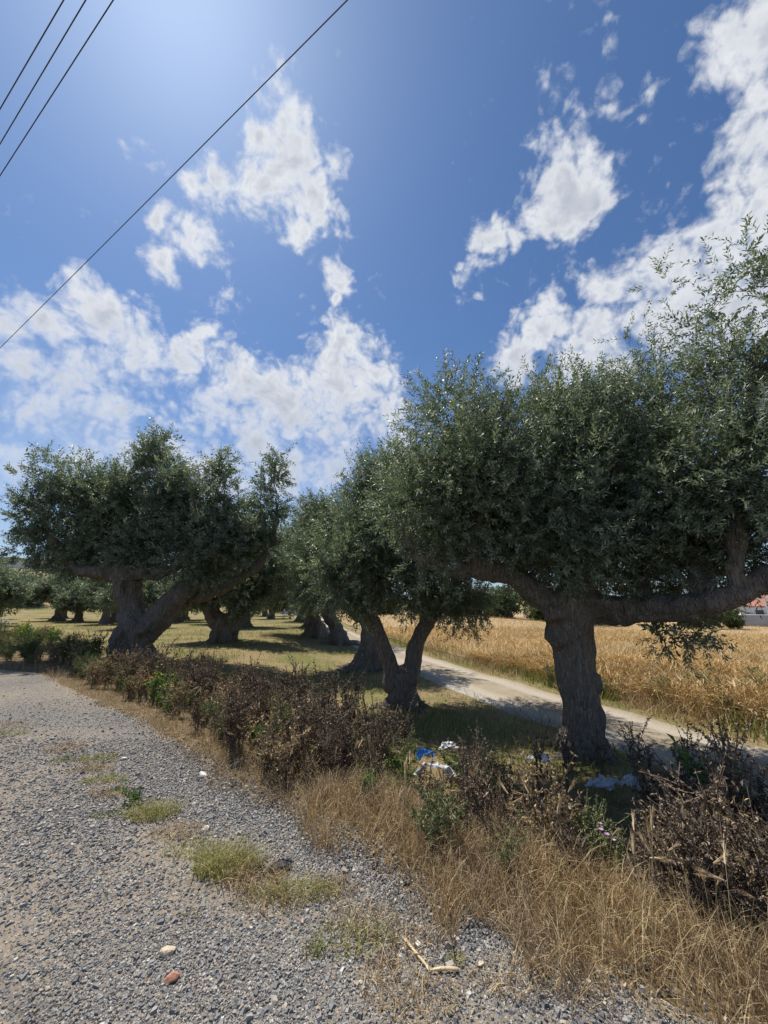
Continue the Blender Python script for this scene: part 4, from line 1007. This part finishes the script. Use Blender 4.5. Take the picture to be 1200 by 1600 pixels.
z0 = H(66, 70) - 0.3
h1 = thing('house', 'white house with red tiled roof and white pergola frame beyond the barley', 'house', (66, 70, z0))
h1.rotation_euler = (0, 0, R(-35))
box('wall', h1, -2.0, 12, 2.0, 10, 0, 3.6, 'render_white')
hip_roof('roof', h1, -2.0, 12, 2.0, 10, 3.75, 2.0)
box('terrace', h1, -3.4, 6, -2.5, 1.95, 0, 2.3, 'render_grey')
for px in (-3.1, -2.4, 1.0, 4.6):
    box('post', h1, px - 0.14, px + 0.14, -2.3, -2.02, 2.32, 5.0, 'frame')
box('beam', h1, -3.3, 5.4, -2.32, -2.0, 5.01, 5.28, 'frame')
box('rail', h1, -2.2, 5.4, -2.25, -2.07, 3.3, 3.5, 'frame')
windows(h1, [(0.5, 1.6), (4.2, 1.6), (8.5, 1.4)], 1.99, 1.3, 1.6)
windows(h1, [(3.2, 0.4)], -2.52, 2.0, 1.4)
z0 = H(88, 90) + 0.0
h2 = thing('house', 'taller white house with red roof standing behind the pergola house', 'house', (85.5, 92, z0))
h2.rotation_euler = (0, 0, R(-35))
box('wall', h2, -6, 8, 0, 9, -1, 6.6, 'render_white')
hip_roof('roof', h2, -6, 8, 0, 9, 6.75, 2.2)
windows(h2, [(-4.2, 1.2), (-1.0, 1.2), (2.5, 1.2), (-4.2, 4.2), (-1.0, 4.2), (2.5, 4.2)], -0.01, 1.3, 1.5)
z0 = H(-125, 132)
h3 = thing('apartment_building', 'long white flat-roofed building on the hill', 'building', (-127, 132, z0))
h3.rotation_euler = (0, 0, R(42))
box('wall', h3, -14, 9, 0, 10, -2, 5.4, 'render_white')
box('roof', h3, -14.6, 9.6, -0.7, 10.5, 5.42, 5.85, 'render_grey')
windows(h3, [(x, z) for x in (-12, -9, -6, -3, 0, 3, 6.5) for z in (0.9, 3.4)], -0.02, 1.5, 1.3)
z0 = H(-112, 128)
h4 = thing('house', 'small grey unfinished house next to the white building on the hill', 'house', (-112.5, 130, z0))
h4.rotation_euler = (0, 0, R(40))
box('wall', h4, -4, 4, 0, 7, -2, 3.3, 'render_grey')
box('roof', h4, -4.5, 4.5, -0.5, 7.5, 3.32, 3.65, 'card')
windows(h4, [(-2, 0.8), (1.8, 0.8)], -0.02, 1.6, 1.5)
w1 = thing('garden_wall', 'short white wall at the far end of the dirt road', 'wall', (-18.5, 76, H(-18.5, 76)))
box('panel', w1, -1.5, 1.5, 0, 0.25, -0.3, 1.55, 'render_white')
box('coping', w1, -1.6, 1.6, -0.06, 0.31, 1.56, 1.68, 'render_white')
box('post', w1, 1.62, 1.95, -0.06, 0.31, -0.3, 1.9, 'render_white')

# ------------------------------------------------------------------ overhead cables
CABLES = [((-9.88, 8.61), (-0.38, 2.75), 'long black cable crossing the sky alone in front of the clouds'),
          ((-5.90, 4.52), (-2.94, 2.75), 'overhead cable closest to the lone one in the set of three'),
          ((-5.49, 4.10), (-3.24, 2.75), 'middle overhead cable of the set of three'),
          ((-5.10, 3.70), (-3.48, 2.75), 'outermost overhead cable of the set of three')]
for a, b, lab in CABLES:
    a = np.array(a); b = np.array(b); d = unit(b - a)
    s = np.linspace(-34, 24, 60)
    mid = (a + b) / 2
    P = np.column_stack([mid[0] + d[0] * s, mid[1] + d[1] * s, 8.0 + 0.0006 * s ** 2])
    V, Q, Tt = tube(P, np.full(60, 0.0062), 8)
    tag(obj('overhead_cable', mesh_np('overhead_cable', V, [Q, Tt], M['cable'], smooth=True)), lab, 'cable')

# ------------------------------------------------------------------ weeds
def weed(seed, h, nst, spread, leaf, matleaf, nleaf, lw, matstem='stem', branch=3, curl=0.4, flower=None, nfl=0, flsize=0.012, lo=0.15, up=0.6):
    """a bushy herb: branching stems, leaves along them, optional flower heads"""
    rs = np.random.default_rng(seed)
    tubes, LP, LD, tips = [], [], [], []
    for i in range(nst):
        a = rs.uniform(0, 6.28); sp = spread * rs.uniform(0.2, 1.0)
        hh = h * rs.uniform(0.6, 1.05)
        p0 = np.array([math.cos(a) * 0.05, math.sin(a) * 0.05, -0.06])
        p1 = np.array([math.cos(a) * sp * 0.35, math.sin(a) * sp * 0.35, hh * 0.5]) + rs.normal(0, 0.03, 3)
        p2 = np.array([math.cos(a) * sp, math.sin(a) * sp, hh]) + rs.normal(0, 0.05, 3)
        c = catmull([p0, p1, p2], 5)
        tubes.append(tube(c, np.linspace(0.0055, 0.0018, len(c)) * (0.6 + h), 4, caps=False))
        lines = [c]
        for b in range(branch):
            t = rs.uniform(0.3, 0.9); q = c[int(t * (len(c) - 1))]
            v = unit(rs.normal(size=3) * [1, 1, 0.4] + [0, 0, up]) * hh * rs.uniform(0.15, 0.36)
            c2 = catmull([q, q + v * 0.5 + rs.normal(0, 0.02, 3), q + v], 3)
            tubes.append(tube(c2, np.linspace(0.003, 0.001, len(c2)) * (0.6 + h), 3, caps=False))
            lines.append(c2)
        for ln in lines:
            m = nleaf if ln is c else max(3, nleaf // 2)
            t = rs.uniform(lo if ln is c else 0.1, 1, m) * (len(ln) - 1)
            i0 = np.minimum(t.astype(int), len(ln) - 2); f = (t - i0)[:, None]
            LP.append(ln[i0] * (1 - f) + ln[i0 + 1] * f)
            LD.append(unit(rs.normal(size=(m, 3)) + np.array([0, 0, 0.25 - curl])))
            tips.append(ln[-1])
    LP = np.vstack(LP); LD = np.vstack(LD); n = len(LP)
    w = unit(np.cross(LD, rs.normal(size=(n, 3)))); nn = np.cross(w, LD)
    l = leaf * rs.uniform(0.5, 1.3, (n, 1)); wd = lw * rs.uniform(0.6, 1.3, (n, 1))
    m = LP + LD * l * 0.5 + nn * l * 0.12
    V = np.stack([LP, m - w * wd, LP + LD * l - nn * l * curl * 0.5, m + w * wd + nn * wd * 0.5], 1).reshape(-1, 3)
    b = np.arange(n)[:, None] * 4
    T3 = np.vstack([b + np.array([[0, 1, 2]]), b + np.array([[0, 2, 3]])])
    parts = {}
    A, B, C_ = join(tubes)
    parts['stems'] = mesh_np('stems', A, [B], M[matstem])
    parts['leaves'] = mesh_np('leaves', V, [T3], M[matleaf], {'rnd': np.repeat(rs.uniform(0, 1, n), 4)})
    if flower:
        tp = np.array(tips); tp = tp[np.argsort(-tp[:, 2])][:nfl]
        for q_, p in enumerate(tp):
            fv, ff = [], []
            np_ = 8
            for j in range(np_):
                a = j * 6.283 / np_ + rs.uniform(-0.2, 0.2)
                d = np.array([math.cos(a), math.sin(a), 0.45]) * flsize
                s_ = np.array([-math.sin(a), math.cos(a), 0]) * flsize * 0.38
                k = len(fv)
                fv += [p, p + d * 0.6 - s_, p + d, p + d * 0.6 + s_]
                ff.append((k, k + 1, k + 2, k + 3))
            parts['flower#%d' % q_] = mesh_np('flower', np.array(fv), [np.array(ff)], M[flower])
    return parts


KINDS = {
    'brown': [weed(400 + i, 0.55 + 0.12 * (i % 4), 9 + i % 4, 0.26 + 0.05 * (i % 3), 0.030, 'brown', 34, 0.0062, branch=6, lo=0.1 + 0.06 * (i % 3)) for i in range(9)],
    'dock': [weed(420 + i, 0.9, 5, 0.22, 0.024, 'brown', 46, 0.008, branch=5, lo=0.45, up=1.1) for i in range(5)],
    'tan': [weed(430 + i, 0.52 + 0.1 * (i % 3), 10, 0.26, 0.034, 'dry', 30, 0.0055, branch=6) for i in range(5)],
    'sage': [weed(440 + i, 0.60, 14, 0.34, 0.042, 'sage', 40, 0.0042, 'gstem', branch=4, curl=0.1) for i in range(3)],
    'fresh': [weed(450 + i, 0.45, 9, 0.22, 0.055, 'fresh', 20, 0.014, 'gstem', branch=3, curl=0.1) for i in range(3)],
    'dark': [weed(460 + i, 0.75, 18, 0.42, 0.045, 'dark', 46, 0.007, 'gstem', branch=4, curl=0.1) for i in range(3)],
    'yellow': [weed(470 + i, 0.60, 9, 0.22, 0.06, 'fresh', 16, 0.014, 'gstem', branch=3, curl=0.1, flower='yellow', nfl=9, flsize=0.026) for i in range(2)],
    'thistle': [weed(480 + i, 0.72, 6, 0.18, 0.09, 'fresh', 22, 0.013, 'gstem', branch=2, curl=0.15) for i in range(2)],
    'purple': [weed(490 + i, 0.42, 7, 0.16, 0.05, 'sage', 18, 0.010, 'gstem', branch=2, curl=0.15, flower='purple', nfl=7, flsize=0.020) for i in range(2)],
    'white': [weed(495, 0.75, 8, 0.25, 0.05, 'sage', 14, 0.007, 'gstem', branch=3, curl=0.1, flower='whitepetal', nfl=12, flsize=0.035)],
    'violet': [weed(497, 0.14, 8, 0.14, 0.03, 'fresh', 12, 0.009, 'gstem', branch=2, curl=0.1, flower='blueflower', nfl=9, flsize=0.014)],
}
WNAME = {'brown': 'dead_weed', 'dock': 'dried_dock', 'tan': 'straw_weed', 'sage': 'grey_green_weed', 'fresh': 'leafy_weed', 'dark': 'dark_bushy_weed', 'yellow': 'yellow_flower_plant', 'thistle': 'thistle', 'purple': 'purple_thistle', 'white': 'white_umbel_plant', 'violet': 'violet_flower_plant'}
WCOUNT = {}


def put_weed(kind, x, y, label, group=None, s=1.0, rz=None):
    c = WCOUNT[kind] = WCOUNT.get(kind, -1) + 1
    parts = KINDS[kind][c % len(KINDS[kind])]
    t = thing(WNAME[kind], label, 'plant', (x, y, H(x, y)), RNG.uniform(0, 6.28) if rz is None else rz, group, s)
    t.rotation_euler.x = RNG.normal(0, 0.07); t.rotation_euler.y = RNG.normal(0, 0.07)
    for nm, me in parts.items():
        obj(nm.split('#')[0], me, t)
    return t


placed = []
CLEAR = [((0.10, 3.6), (0.62, 5.7)), ((0.4, 3.8), (0.95, 6.0)), ((1.5, 4.6), (1.95, 5.7)), ((1.8, 3.7), (2.6, 4.9)), ((1.55, 3.9), (2.3, 4.9))]   # trampled gaps where the litter lies


def cleared(x, y):
    for a, b in CLEAR:
        a = np.array(a); b = np.array(b); p = np.array((x, y))
        t = np.clip((p - a) @ (b - a) / ((b - a) @ (b - a)), 0, 1)
        if np.linalg.norm(p - a - t * (b - a)) < 0.30:
            return True
    return False



def fill(kind, n, region, label, group, smin, smax, gap):
    k = tries = 0
    while k < n and tries < 40000:
        tries += 1
        x = RNG.uniform(region[0], region[1]); y = RNG.uniform(region[2], region[3])
        d = float(edge_d(np.array([x]), np.array([y]))[0])
        if not (region[4] < d < region[5]) or abs(x) > y * 1.08 + 0.4:
            continue
        if float(road_side(np.array([x]), np.array([y]))[0]) > -1.5:
            continue
        if any((x - a) ** 2 + (y - b) ** 2 < gap * gap for a, b in placed):
            continue
        if kind == 'brown' and float(fbm(np.array([[x * 0.9, y * 0.9, 0.0]]), 2, 77)[0]) < 0.40:
            continue
        if cleared(x, y) and (kind != 'fresh' or y > 4.4):
            continue
        placed.append((x, y))
        ph = near_by(x, y) if '%s' in label else ''
        put_weed(kind, x, y, label.replace('%s', ph), (group + ' ' + ph).strip(), RNG.uniform(smin, smax))

        k += 1
    return k


LAND = [((2.9, 6.24), 1.7, 'around the thick bare trunk'), ((0.41, 8.92), 2.4, 'before the V-forked trunk'), ((0.55, 4.8), 0.9, 'around the blue and white plastic'),
        ((-7.9, 12.8), 4.2, 'near the massive double trunk'), ((3.05, 3.95), 1.1, 'beside the tall pale green thistle'), ((-3.7, 6.9), 1.3, 'behind the yellow-flowered plants'), ((1.4, 3.3), 1.0, 'behind the purple-flowered thistle')]


def near_by(x, y):
    for (c, r, ph) in LAND:
        if math.hypot(x - c[0], y - c[1]) < r:
            return ph
    return 'along the gravel'


# single plants first
put_weed('thistle', 3.05, 3.95, 'tall pale green thistle standing in the dark weeds beside the old trunk', s=1.15)
put_weed('thistle', 2.75, 3.2, 'small green thistle at the end of the shaded dry grass', s=0.8)
put_weed('purple', 1.45, 3.05, 'thistle with small purple flower heads at the edge of the shade', s=0.9)
put_weed('yellow', -3.75, 7.0, 'green plant with two yellow flower tufts in front of the dead weeds', s=0.95)
put_weed('yellow', -3.45, 6.65, 'low green plant with yellow flowers next to a dead bush', s=0.6)
put_weed('violet', -2.05, 3.62, 'low plant with violet flowers on the bare strip of the gravel', s=1.0)
for (x, y, s) in ((-14.6, 16.6, 1.3), (-15.4, 17.2, 1.2), (-16.4, 18.4, 1.35), (-13.5, 16.4, 1.1)):
    put_weed('yellow', x, y, 'yellow-flowering plant in the rough grass beyond the bend of the gravel', 'yellow flowers beyond the gravel bend', s * 1.2)
for (x, y) in ((-16.8, 17.6), (-17.8, 18.6), (-18.8, 19.6)):
    put_weed('white', x, y, 'tall plant with white umbels at the bend of the gravel', 'white umbels', 1.5)
for (x, y, s) in ((-9.3, 11.9, 1.1), (-8.75, 11.5, 0.8), (-9.9, 12.3, 0.9), (-8.3, 11.2, 1.0), (-8.9, 12.5, 1.2), (-7.7, 10.7, 0.75)):
    placed.append((x, y))
    put_weed('dark', x, y, 'dark green bushy weed at the foot of the massive double trunk', 'dark bushes by the double trunk', s)
for (x, y, s) in ((-2.3, 6.6, 1.0), (-2.0, 6.9, 1.15), (-0.35, 5.2, 0.9), (-4.6, 8.4, 0.9), (-1.4, 5.7, 0.9), (-5.3, 8.6, 1.0)):
    placed.append((x, y))
    put_weed('sage', x, y, 'feathery grey-green weed among the dead brown weeds', 'grey-green weeds', s)
for (x, y, s) in ((0.22, 5.0, 0.85), (1.0, 5.0, 0.95), (1.2, 4.9, 0.8), (-0.1, 4.6, 0.7), (1.35, 4.5, 0.8), (0.1, 5.6, 0.8), (-1.6, 5.2, 0.6), (0.75, 4.6, 0.45), (0.85, 5.5, 0.8)):
    placed.append((x, y))
    put_weed('fresh', x, y, 'fresh green leafy weed near the scattered plastic', 'fresh green weeds', s)
for (x, y, s) in ((5.2, 9.9, 1.1), (5.9, 9.0, 1.1), (6.8, 8.6, 1.2), (7.6, 8.4, 1.3), (4.4, 11.0, 1.0), (6.4, 7.9, 1.0), (8.6, 9.3, 1.4), (4.9, 10.6, 1.2), (5.4, 10.9, 1.1), (8.2, 8.0, 1.3), (9.2, 8.6, 1.3), (7.2, 9.4, 1.3)):
    put_weed('sage', x, y, 'green weed rising out of the barley along the dirt road', 'green weeds in the barley', s)
for (x, y, s) in ((3.0, 5.15, 0.85), (3.45, 5.0, 0.9), (2.6, 5.3, 0.7), (3.3, 4.55, 0.9), (2.2, 5.2, 0.95), (3.75, 4.7, 0.95), (1.8, 5.0, 0.9), (2.75, 4.55, 0.95)):
    placed.append((x, y))
    put_weed('dock', x, y, 'dry upright dock with seed stalks around the base of the old thick trunk', 'docks around the old trunk', s)
fill('brown', 52, (-0.6, 4.3, 2.6, 6.2, 0.55, 2.9), 'dead brown weed in the bank %s', 'dead brown weeds', 0.45, 1.15, 0.22)
fill('brown', 52, (-5.2, 0.6, 4.2, 9.0, 0.25, 3.0), 'dead brown weed in the bank %s', 'dead brown weeds', 0.45, 1.25, 0.27)
fill('brown', 30, (1.7, 3.9, 2.4, 4.6, 0.7, 2.9), 'dead brown weed in the bank %s', 'dead brown weeds', 0.7, 1.15, 0.17)
fill('tan', 46, (-6.5, 3.6, 2.6, 9.5, 0.2, 2.6), 'dry straw-coloured weed %s', 'straw weeds', 0.55, 1.2, 0.17)
fill('dock', 34, (-5.5, 4.0, 3.2, 9.0, 0.7, 2.6), 'dry dock stalk standing above the dead weeds %s', 'dry docks', 0.8, 1.35, 0.16)
fill('fresh', 16, (-5.5, 3.0, 3.0, 8.0, 0.4, 1.7), 'low fresh green weed %s', 'fresh weeds', 0.4, 0.75, 0.2)
fill('sage', 56, (-7.2, 3.4, 2.8, 9.5, 0.30, 2.6), 'small feathery grey-green weed %s', 'grey-green weeds', 0.5, 1.05, 0.2)
fill('dark', 7, (-19, -9.8, 11.5, 22, 0.3, 3.0), 'dark leafy weed along the far bend of the gravel', 'weeds along the gravel bend', 0.7, 1.0, 0.5)
fill('sage', 46, (-20, -9.0, 11.0, 22, 0.2, 3.4), 'pale green weed along the far bend of the gravel', 'pale weeds along the gravel bend', 0.55, 1.25, 0.32)
fill('tan', 26, (-20, -7.5, 10.0, 22, 0.2, 3.4), 'straw-coloured weed along the far bend of the gravel', 'straw weeds along the gravel bend', 0.6, 1.2, 0.3)

# ------------------------------------------------------------------ wild barley: stalk and bristling head
def wild_barley(seed):
    rs = np.random.default_rng(seed)
    h = 0.42
    lean = rs.normal(0, 0.05, 2)
    c = catmull([(0, 0, -0.03), (lean[0] * 0.4, lean[1] * 0.4, h * 0.55), (lean[0], lean[1], h)], 5)
    A, B, C_ = tube(c, np.linspace(0.0018, 0.0011, len(c)), 4)
    st = mesh_np('stalk', A, [B, C_], M['dry'], {'rnd': np.full(len(A), rs.uniform(0.3, 0.8))})
    top = c[-1]; ax = unit(c[-1] - c[-2] + rs.normal(0, 0.02, 3))
    V, F, r = [], [], []
    sp = tube(np.array([top, top + ax * 0.03, top + ax * 0.06]), [0.003, 0.006, 0.002], 5)
    n0 = len(sp[0])
    for i in range(44):
        t = rs.uniform(0, 0.06); a = rs.uniform(0, 6.28)
        side = unit(np.cross(ax, [math.cos(a), math.sin(a), 0.2]))
        d = unit(ax * 1.0 + side * rs.uniform(0.1, 0.42)) * rs.uniform(0.035, 0.065)
        w = unit(np.cross(d, side + 0.3)) * 0.0011
        p = top + ax * t; k = n0 + len(V)
        V += [p - w * 1.5, p + w * 1.5, p + d]
        F.append((k, k + 1, k + 2))
    allV = np.vstack([sp[0], np.array(V)])
    hd = mesh_np('seed_head', allV, [sp[1], np.vstack([sp[2], np.array(F)])], M['dry'], {'rnd': rs.uniform(0.45, 0.9, len(allV))})
    lv = []
    V, Q, Tt, rr = blades(np.array([(0, 0, 0), (0.01, 0, 0), (0, 0.01, 0.05)]), np.array([0.22, 0.18, 0.2]), np.full(3, 0.003), np.full(3, 0.5), np.full(3, 0.3), np.array([0.3, 0.6, 0.97]))
    return {'stalk': st, 'seed_head': hd, 'leaves': mesh_np('leaves', V, [Q, Tt], M['dry'], {'rnd': rr})}


WB = [wild_barley(600 + i) for i in range(8)]
k = 0
while k < 170:
    x, y = RNG.uniform(-3.4, 2.8), RNG.uniform(1.9, 6.8)
    d = float(edge_d(np.array([x]), np.array([y]))[0])
    if not (0.02 < d < 1.0) or abs(x) > y * 0.95 or RNG.uniform() > 3.2 / y:
        continue
    t = thing('wild_barley', 'wild barley stalk with bristly straw-coloured head in the verge ' + near_by(x, y), 'grass', (x, y, H(x, y)), RNG.uniform(0, 6.28), 'wild barley ' + near_by(x, y), RNG.uniform(0.6, 1.15))
    t.rotation_euler.x = RNG.normal(0, 0.12)
    for nm, me in WB[k % 8].items():
        obj(nm, me, t)
    k += 1

# ------------------------------------------------------------------ grass tufts in the gravel
def tuft(name, x, y, n, rx, ry, h, mat, label, rlo=0, rhi=1, w=0.0022):
    a = RNG.uniform(0, 6.28, n); r = np.sqrt(RNG.uniform(0, 1, n))
    P = np.column_stack([np.cos(a) * r * rx, np.sin(a) * r * ry, np.zeros(n)])
    P[:, 2] = hgt(P[:, 0] + x, P[:, 1] + y) - H(x, y)
    hh = h * RNG.uniform(0.4, 1.1, n) * (1.1 - 0.5 * r)
    V, Q, Tt, rr = blades(P, hh, np.full(n, w) * RNG.uniform(0.6, 1.4, n), RNG.uniform(0.1, 1.3, n), RNG.uniform(0, 0.5, n), RNG.uniform(rlo, rhi, n))
    return tag(obj(name, mesh_np(name, V, [Q, Tt], M[mat], {'rnd': rr}), None, (x, y, H(x, y) + 0.008)), label, 'grass')


tuft('grass_tuft', -0.97, 2.83, 620, 0.21, 0.13, 0.22, 'green', 'half-green grass tuft beside the black rag on the gravel', 0.3, 1)
tuft('grass_tuft', -0.78, 2.72, 320, 0.20, 0.10, 0.15, 'dry', 'straw-yellow dry tuft touching the half-green tuft by the rag')
tuft('grass_tuft', -0.50, 2.62, 420, 0.26, 0.10, 0.13, 'green', 'low spread tuft between the black rag and the verge', 0.35, 1)
tuft('grass_tuft', -0.28, 2.66, 200, 0.16, 0.10, 0.09, 'dry', 'low dry tuft on the bare soil beside the verge')
tuft('grass_tuft', -1.80, 3.45, 420, 0.22, 0.13, 0.17, 'green', 'yellow-green tuft beside the violet flowers', 0.3, 1)
tuft('grass_tuft', -2.15, 3.45, 300, 0.16, 0.08, 0.035, 'green', 'flat bright green patch beside the violet flowers', 0, 0.45)
tuft('grass_tuft', -3.60, 4.85, 260, 0.22, 0.18, 0.10, 'dry', 'rust-yellow tuft alone on the gravel near the bend')
tuft('grass_tuft', -3.35, 4.55, 160, 0.16, 0.12, 0.07, 'green', 'small green tuft next to the rust-yellow one', 0, 0.6)
tuft('grass_tuft', -4.75, 5.35, 260, 0.28, 0.16, 0.09, 'green', 'green and straw patch at the outer side of the gravel', 0.1, 0.9)
tuft('grass_tuft', -5.1, 5.7, 260, 0.5, 0.16, 0.08, 'dry', 'dry straw patch at the outer side of the gravel')
tuft('grass_tuft', -0.33, 2.24, 90, 0.07, 0.05, 0.06, 'green', 'tiny green tuft at the rim of the dense gravel', 0.1, 0.7)
tuft('grass_tuft', -0.02, 2.14, 130, 0.10, 0.07, 0.07, 'dry', 'tiny dry tuft on the bare soil before the broken cane')
tuft('grass_tuft', 0.33, 2.19, 70, 0.045, 0.04, 0.06, 'green', 'tiny olive-green tuft right behind the broken cane', 0.2, 0.9)
tuft('grass_tuft', -1.02, 2.46, 60, 0.06, 0.04, 0.03, 'green', 'sparse green sprouts in the middle of the gravel', 0, 0.5)

for i, (x, y) in enumerate([(-2.6, 4.05), (-2.35, 3.8), (-1.45, 3.2), (-1.25, 3.0), (-0.62, 2.55), (-0.12, 2.45), (-0.15, 2.3), (0.08, 2.28), (-2.9, 4.3), (-3.0, 4.55), (0.12, 2.02), (0.55, 2.1)]):
    t = tuft('grass_tuft', x, y, 260, 0.22, 0.11, 0.10, 'dry' if i % 3 else 'green', 'thin dry tuft on the bare strip through the gravel', 0.2, 1)
    t['group'] = 'thin tufts on the bare strip'

# ------------------------------------------------------------------ loose stones
def rock(name, x, y, sx, sy, sz, mat, label, seed, rz):
    rs = np.random.default_rng(seed)
    bm = bmesh.new()
    bmesh.ops.create_icosphere(bm, subdivisions=3, radius=1.0)
    co = np.array([v.co[:] for v in bm.verts])
    pl = unit(rs.normal(size=(9, 3)))
    lim = np.min(np.where((co @ pl.T) > 0.05, rs.uniform(0.55, 0.85, 9)[None] / np.maximum(co @ pl.T, 1e-3), 9), axis=1)
    k = np.minimum(1.15, lim) * (1 + 0.10 * (fbm(co * 3, 3, seed) - 0.5))
    for v, q in zip(bm.verts, k):
        v.co = Vector((v.co.x * q * sx, v.co.y * q * sy, v.co.z * q * sz))
    me = bpy.data.meshes.new(name); bm.to_mesh(me); bm.free()
    me.materials.append(M[mat])
    tag(obj(name, me, None, (x, y, H(x, y) + 0.012 + sz * 0.38), rz), label, 'stone')


rock('stone', -1.02, 2.23, 0.040, 0.028, 0.022, 'palestone', 'pale cream angular stone lying on the gravel', 1, 0.5)
rock('stone', -0.925, 2.10, 0.028, 0.026, 0.022, 'redstone', 'reddish rounded stone lying on the gravel', 2, 0.2)
rock('stone', 0.164, 2.27, 0.014, 0.020, 0.012, 'whitestone', 'small white pebble beside the broken cane', 3, 0.2)
rock('stone', 0.44, 2.17, 0.017, 0.013, 0.010, 'palestone', 'small tan pebble beyond the end of the broken cane', 4, 0.2)
rock('stone', -1.30, 3.25, 0.030, 0.022, 0.016, 'whitestone', 'flat light stone on the gravel past the violet flowers', 5, 0.8)
rock('stone', -1.75, 4.2, 0.065, 0.030, 0.018, 'whitestone', 'long pale stone on the gravel beside the verge', 6, -0.6)
rock('stone', -2.75, 4.55, 0.030, 0.025, 0.018, 'whitestone', 'small round white stone behind the violet flowers', 7, 0.3)

# ------------------------------------------------------------------ litter
def crumple(name, x, y, sx, sy, h, mat, label, seed, rz=0, cat='litter', lift=0.0):
    rs = np.random.default_rng(seed)
    n = 18
    U, W = np.meshgrid(np.linspace(-1, 1, n), np.linspace(-1, 1, n))
    p = np.stack([U.ravel() * 2.1, W.ravel() * 2.1, np.full(n * n, seed * 3.1)], -1)
    z = (np.abs(fbm(p, 3, seed) - 0.5) * 3.2 + 0.9 * np.exp(-(U.ravel() ** 2 + W.ravel() ** 2) * 1.2)) * h * 0.6
    q = p + 11
    X = U.ravel() * sx * (0.8 + 0.5 * fbm(q, 2, seed + 1)) + (fbm(q * 1.7, 2, seed + 2) - 0.5) * sx * 0.7
    Yv = W.ravel() * sy * (0.8 + 0.5 * fbm(q, 2, seed + 4)) + (fbm(q * 1.7, 2, seed + 5) - 0.5) * sy * 0.7
    i = (np.arange(n - 1)[:, None] * n + np.arange(n - 1)[None]).ravel()
    Q = np.stack([i, i + 1, i + n + 1, i + n], -1)
    ok = rs.uniform(0, 1, len(Q)) > 0.0
    cu, cv = U.ravel()[i], W.ravel()[i]
    rad = np.hypot(cu, cv); ang = np.arctan2(cv, cu)
    ok &= rad < 0.85 + 0.25 * np.sin(ang * 3 + seed) + 0.1 * np.sin(ang * 7 + seed * 2)
    o = obj(name, mesh_np(name, np.stack([X, Yv, z], -1), [Q[ok]], M[mat], smooth=False), None, (x, y, H(x, y) + 0.012 + lift), rz)
    md = o.modifiers.new('thick', 'SOLIDIFY'); md.thickness = 0.0015
    return tag(o, label, cat)


crumple('plastic_wrapper', 0.49, 5.3, 0.13, 0.10, 0.17, 'bluefilm', 'bright blue plastic scrap caught in the weeds', 3, 0.5, lift=0.28)
crumple('plastic_bag', 0.6, 5.0, 0.22, 0.13, 0.18, 'film', 'torn white plastic bag under the blue scrap', 4, 0.1, lift=0.21)
crumple('plastic_bag', 0.87, 5.8, 0.15, 0.10, 0.12, 'film', 'flat white plastic sheet behind the blue scrap', 5, 0.7, lift=0.23)
crumple('plastic_bag', 2.01, 5.6, 0.16, 0.10, 0.12, 'film', 'small white plastic bag in the shade left of the old trunk', 6, 0.2, lift=0.12)
crumple('plastic_bag', 2.4, 4.75, 0.20, 0.09, 0.14, 'film', 'long white plastic strip in the dark weeds before the old trunk', 7, 0.2, lift=0.16)
crumple('plastic_bag', 2.64, 4.7, 0.14, 0.11, 0.16, 'film', 'crumpled white bag in the dark weeds before the old trunk', 8, 0.9, lift=0.17)
crumple('plastic_wrapper', 0.83, 3.0, 0.045, 0.04, 0.06, 'cyanfilm', 'small cyan plastic piece at the foot of the wild barley', 9, 0.3, lift=0.02)
crumple('plastic_wrapper', 0.89, 3.0, 0.025, 0.03, 0.09, 'mintfilm', 'thin mint-green plastic piece beside the cyan one', 10, 0.9, lift=0.02)
crumple('cloth_rag', -0.64, 2.83, 0.075, 0.05, 0.06, 'blackrag', 'crumpled black rag lying between grass tufts on the gravel', 11, 0.6)
crumple('cloth_rag', -0.74, 2.80, 0.06, 0.03, 0.03, 'blackrag', 'flat dark scrap beside the crumpled black rag', 12, 0.1)
crumple('card_scrap', 0.47, 2.94, 0.05, 0.03, 0.05, 'card', 'brown cardboard scrap at the foot of the dry verge', 13, 0.2)
crumple('plastic_bag', 2.72, 3.30, 0.07, 0.06, 0.10, 'film', 'white plastic scrap half hidden beside the small thistle', 14, 0.4, lift=0.25)

# broken cane: two split halves meeting at a bend
t = thing('broken_cane', 'broken pale dry cane leaf bent into a V on the soil', 'cane', (0.205, 2.13, H(0.205, 2.13) + 0.014), 0)
A, B, C_ = tube(catmull([(-0.115, 0.175, 0.012), (-0.06, 0.085, 0.018), (0.0, 0.0, 0.012)], 5), [0.002, 0.004, 0.005, 0.006, 0.006, 0.0065, 0.007, 0.0065, 0.006, 0.005, 0.004], 6)
obj('split_stem', mesh_np('split_stem', A * [1, 1, 0.8], [B, C_], M['straw'], smooth=True), t)
A, B, C_ = tube(catmull([(-0.10, 0.165, 0.010), (-0.05, 0.082, 0.010), (-0.006, -0.004, 0.010)], 5), np.full(11, 0.003), 5)
obj('fibre', mesh_np('fibre', A, [B, C_], M['straw'], smooth=True), t)
A, B, C_ = tube(catmull([(0.0, 0.0, 0.012), (0.06, 0.002, 0.016), (0.125, 0.0, 0.014)], 5), [0.004, 0.005, 0.006, 0.007, 0.0080, 0.0085, 0.009, 0.0095, 0.0095, 0.009, 0.007], 7)
obj('sheath', mesh_np('sheath', A * [1, 1, 0.85], [B, C_], M['straw'], smooth=True), t)
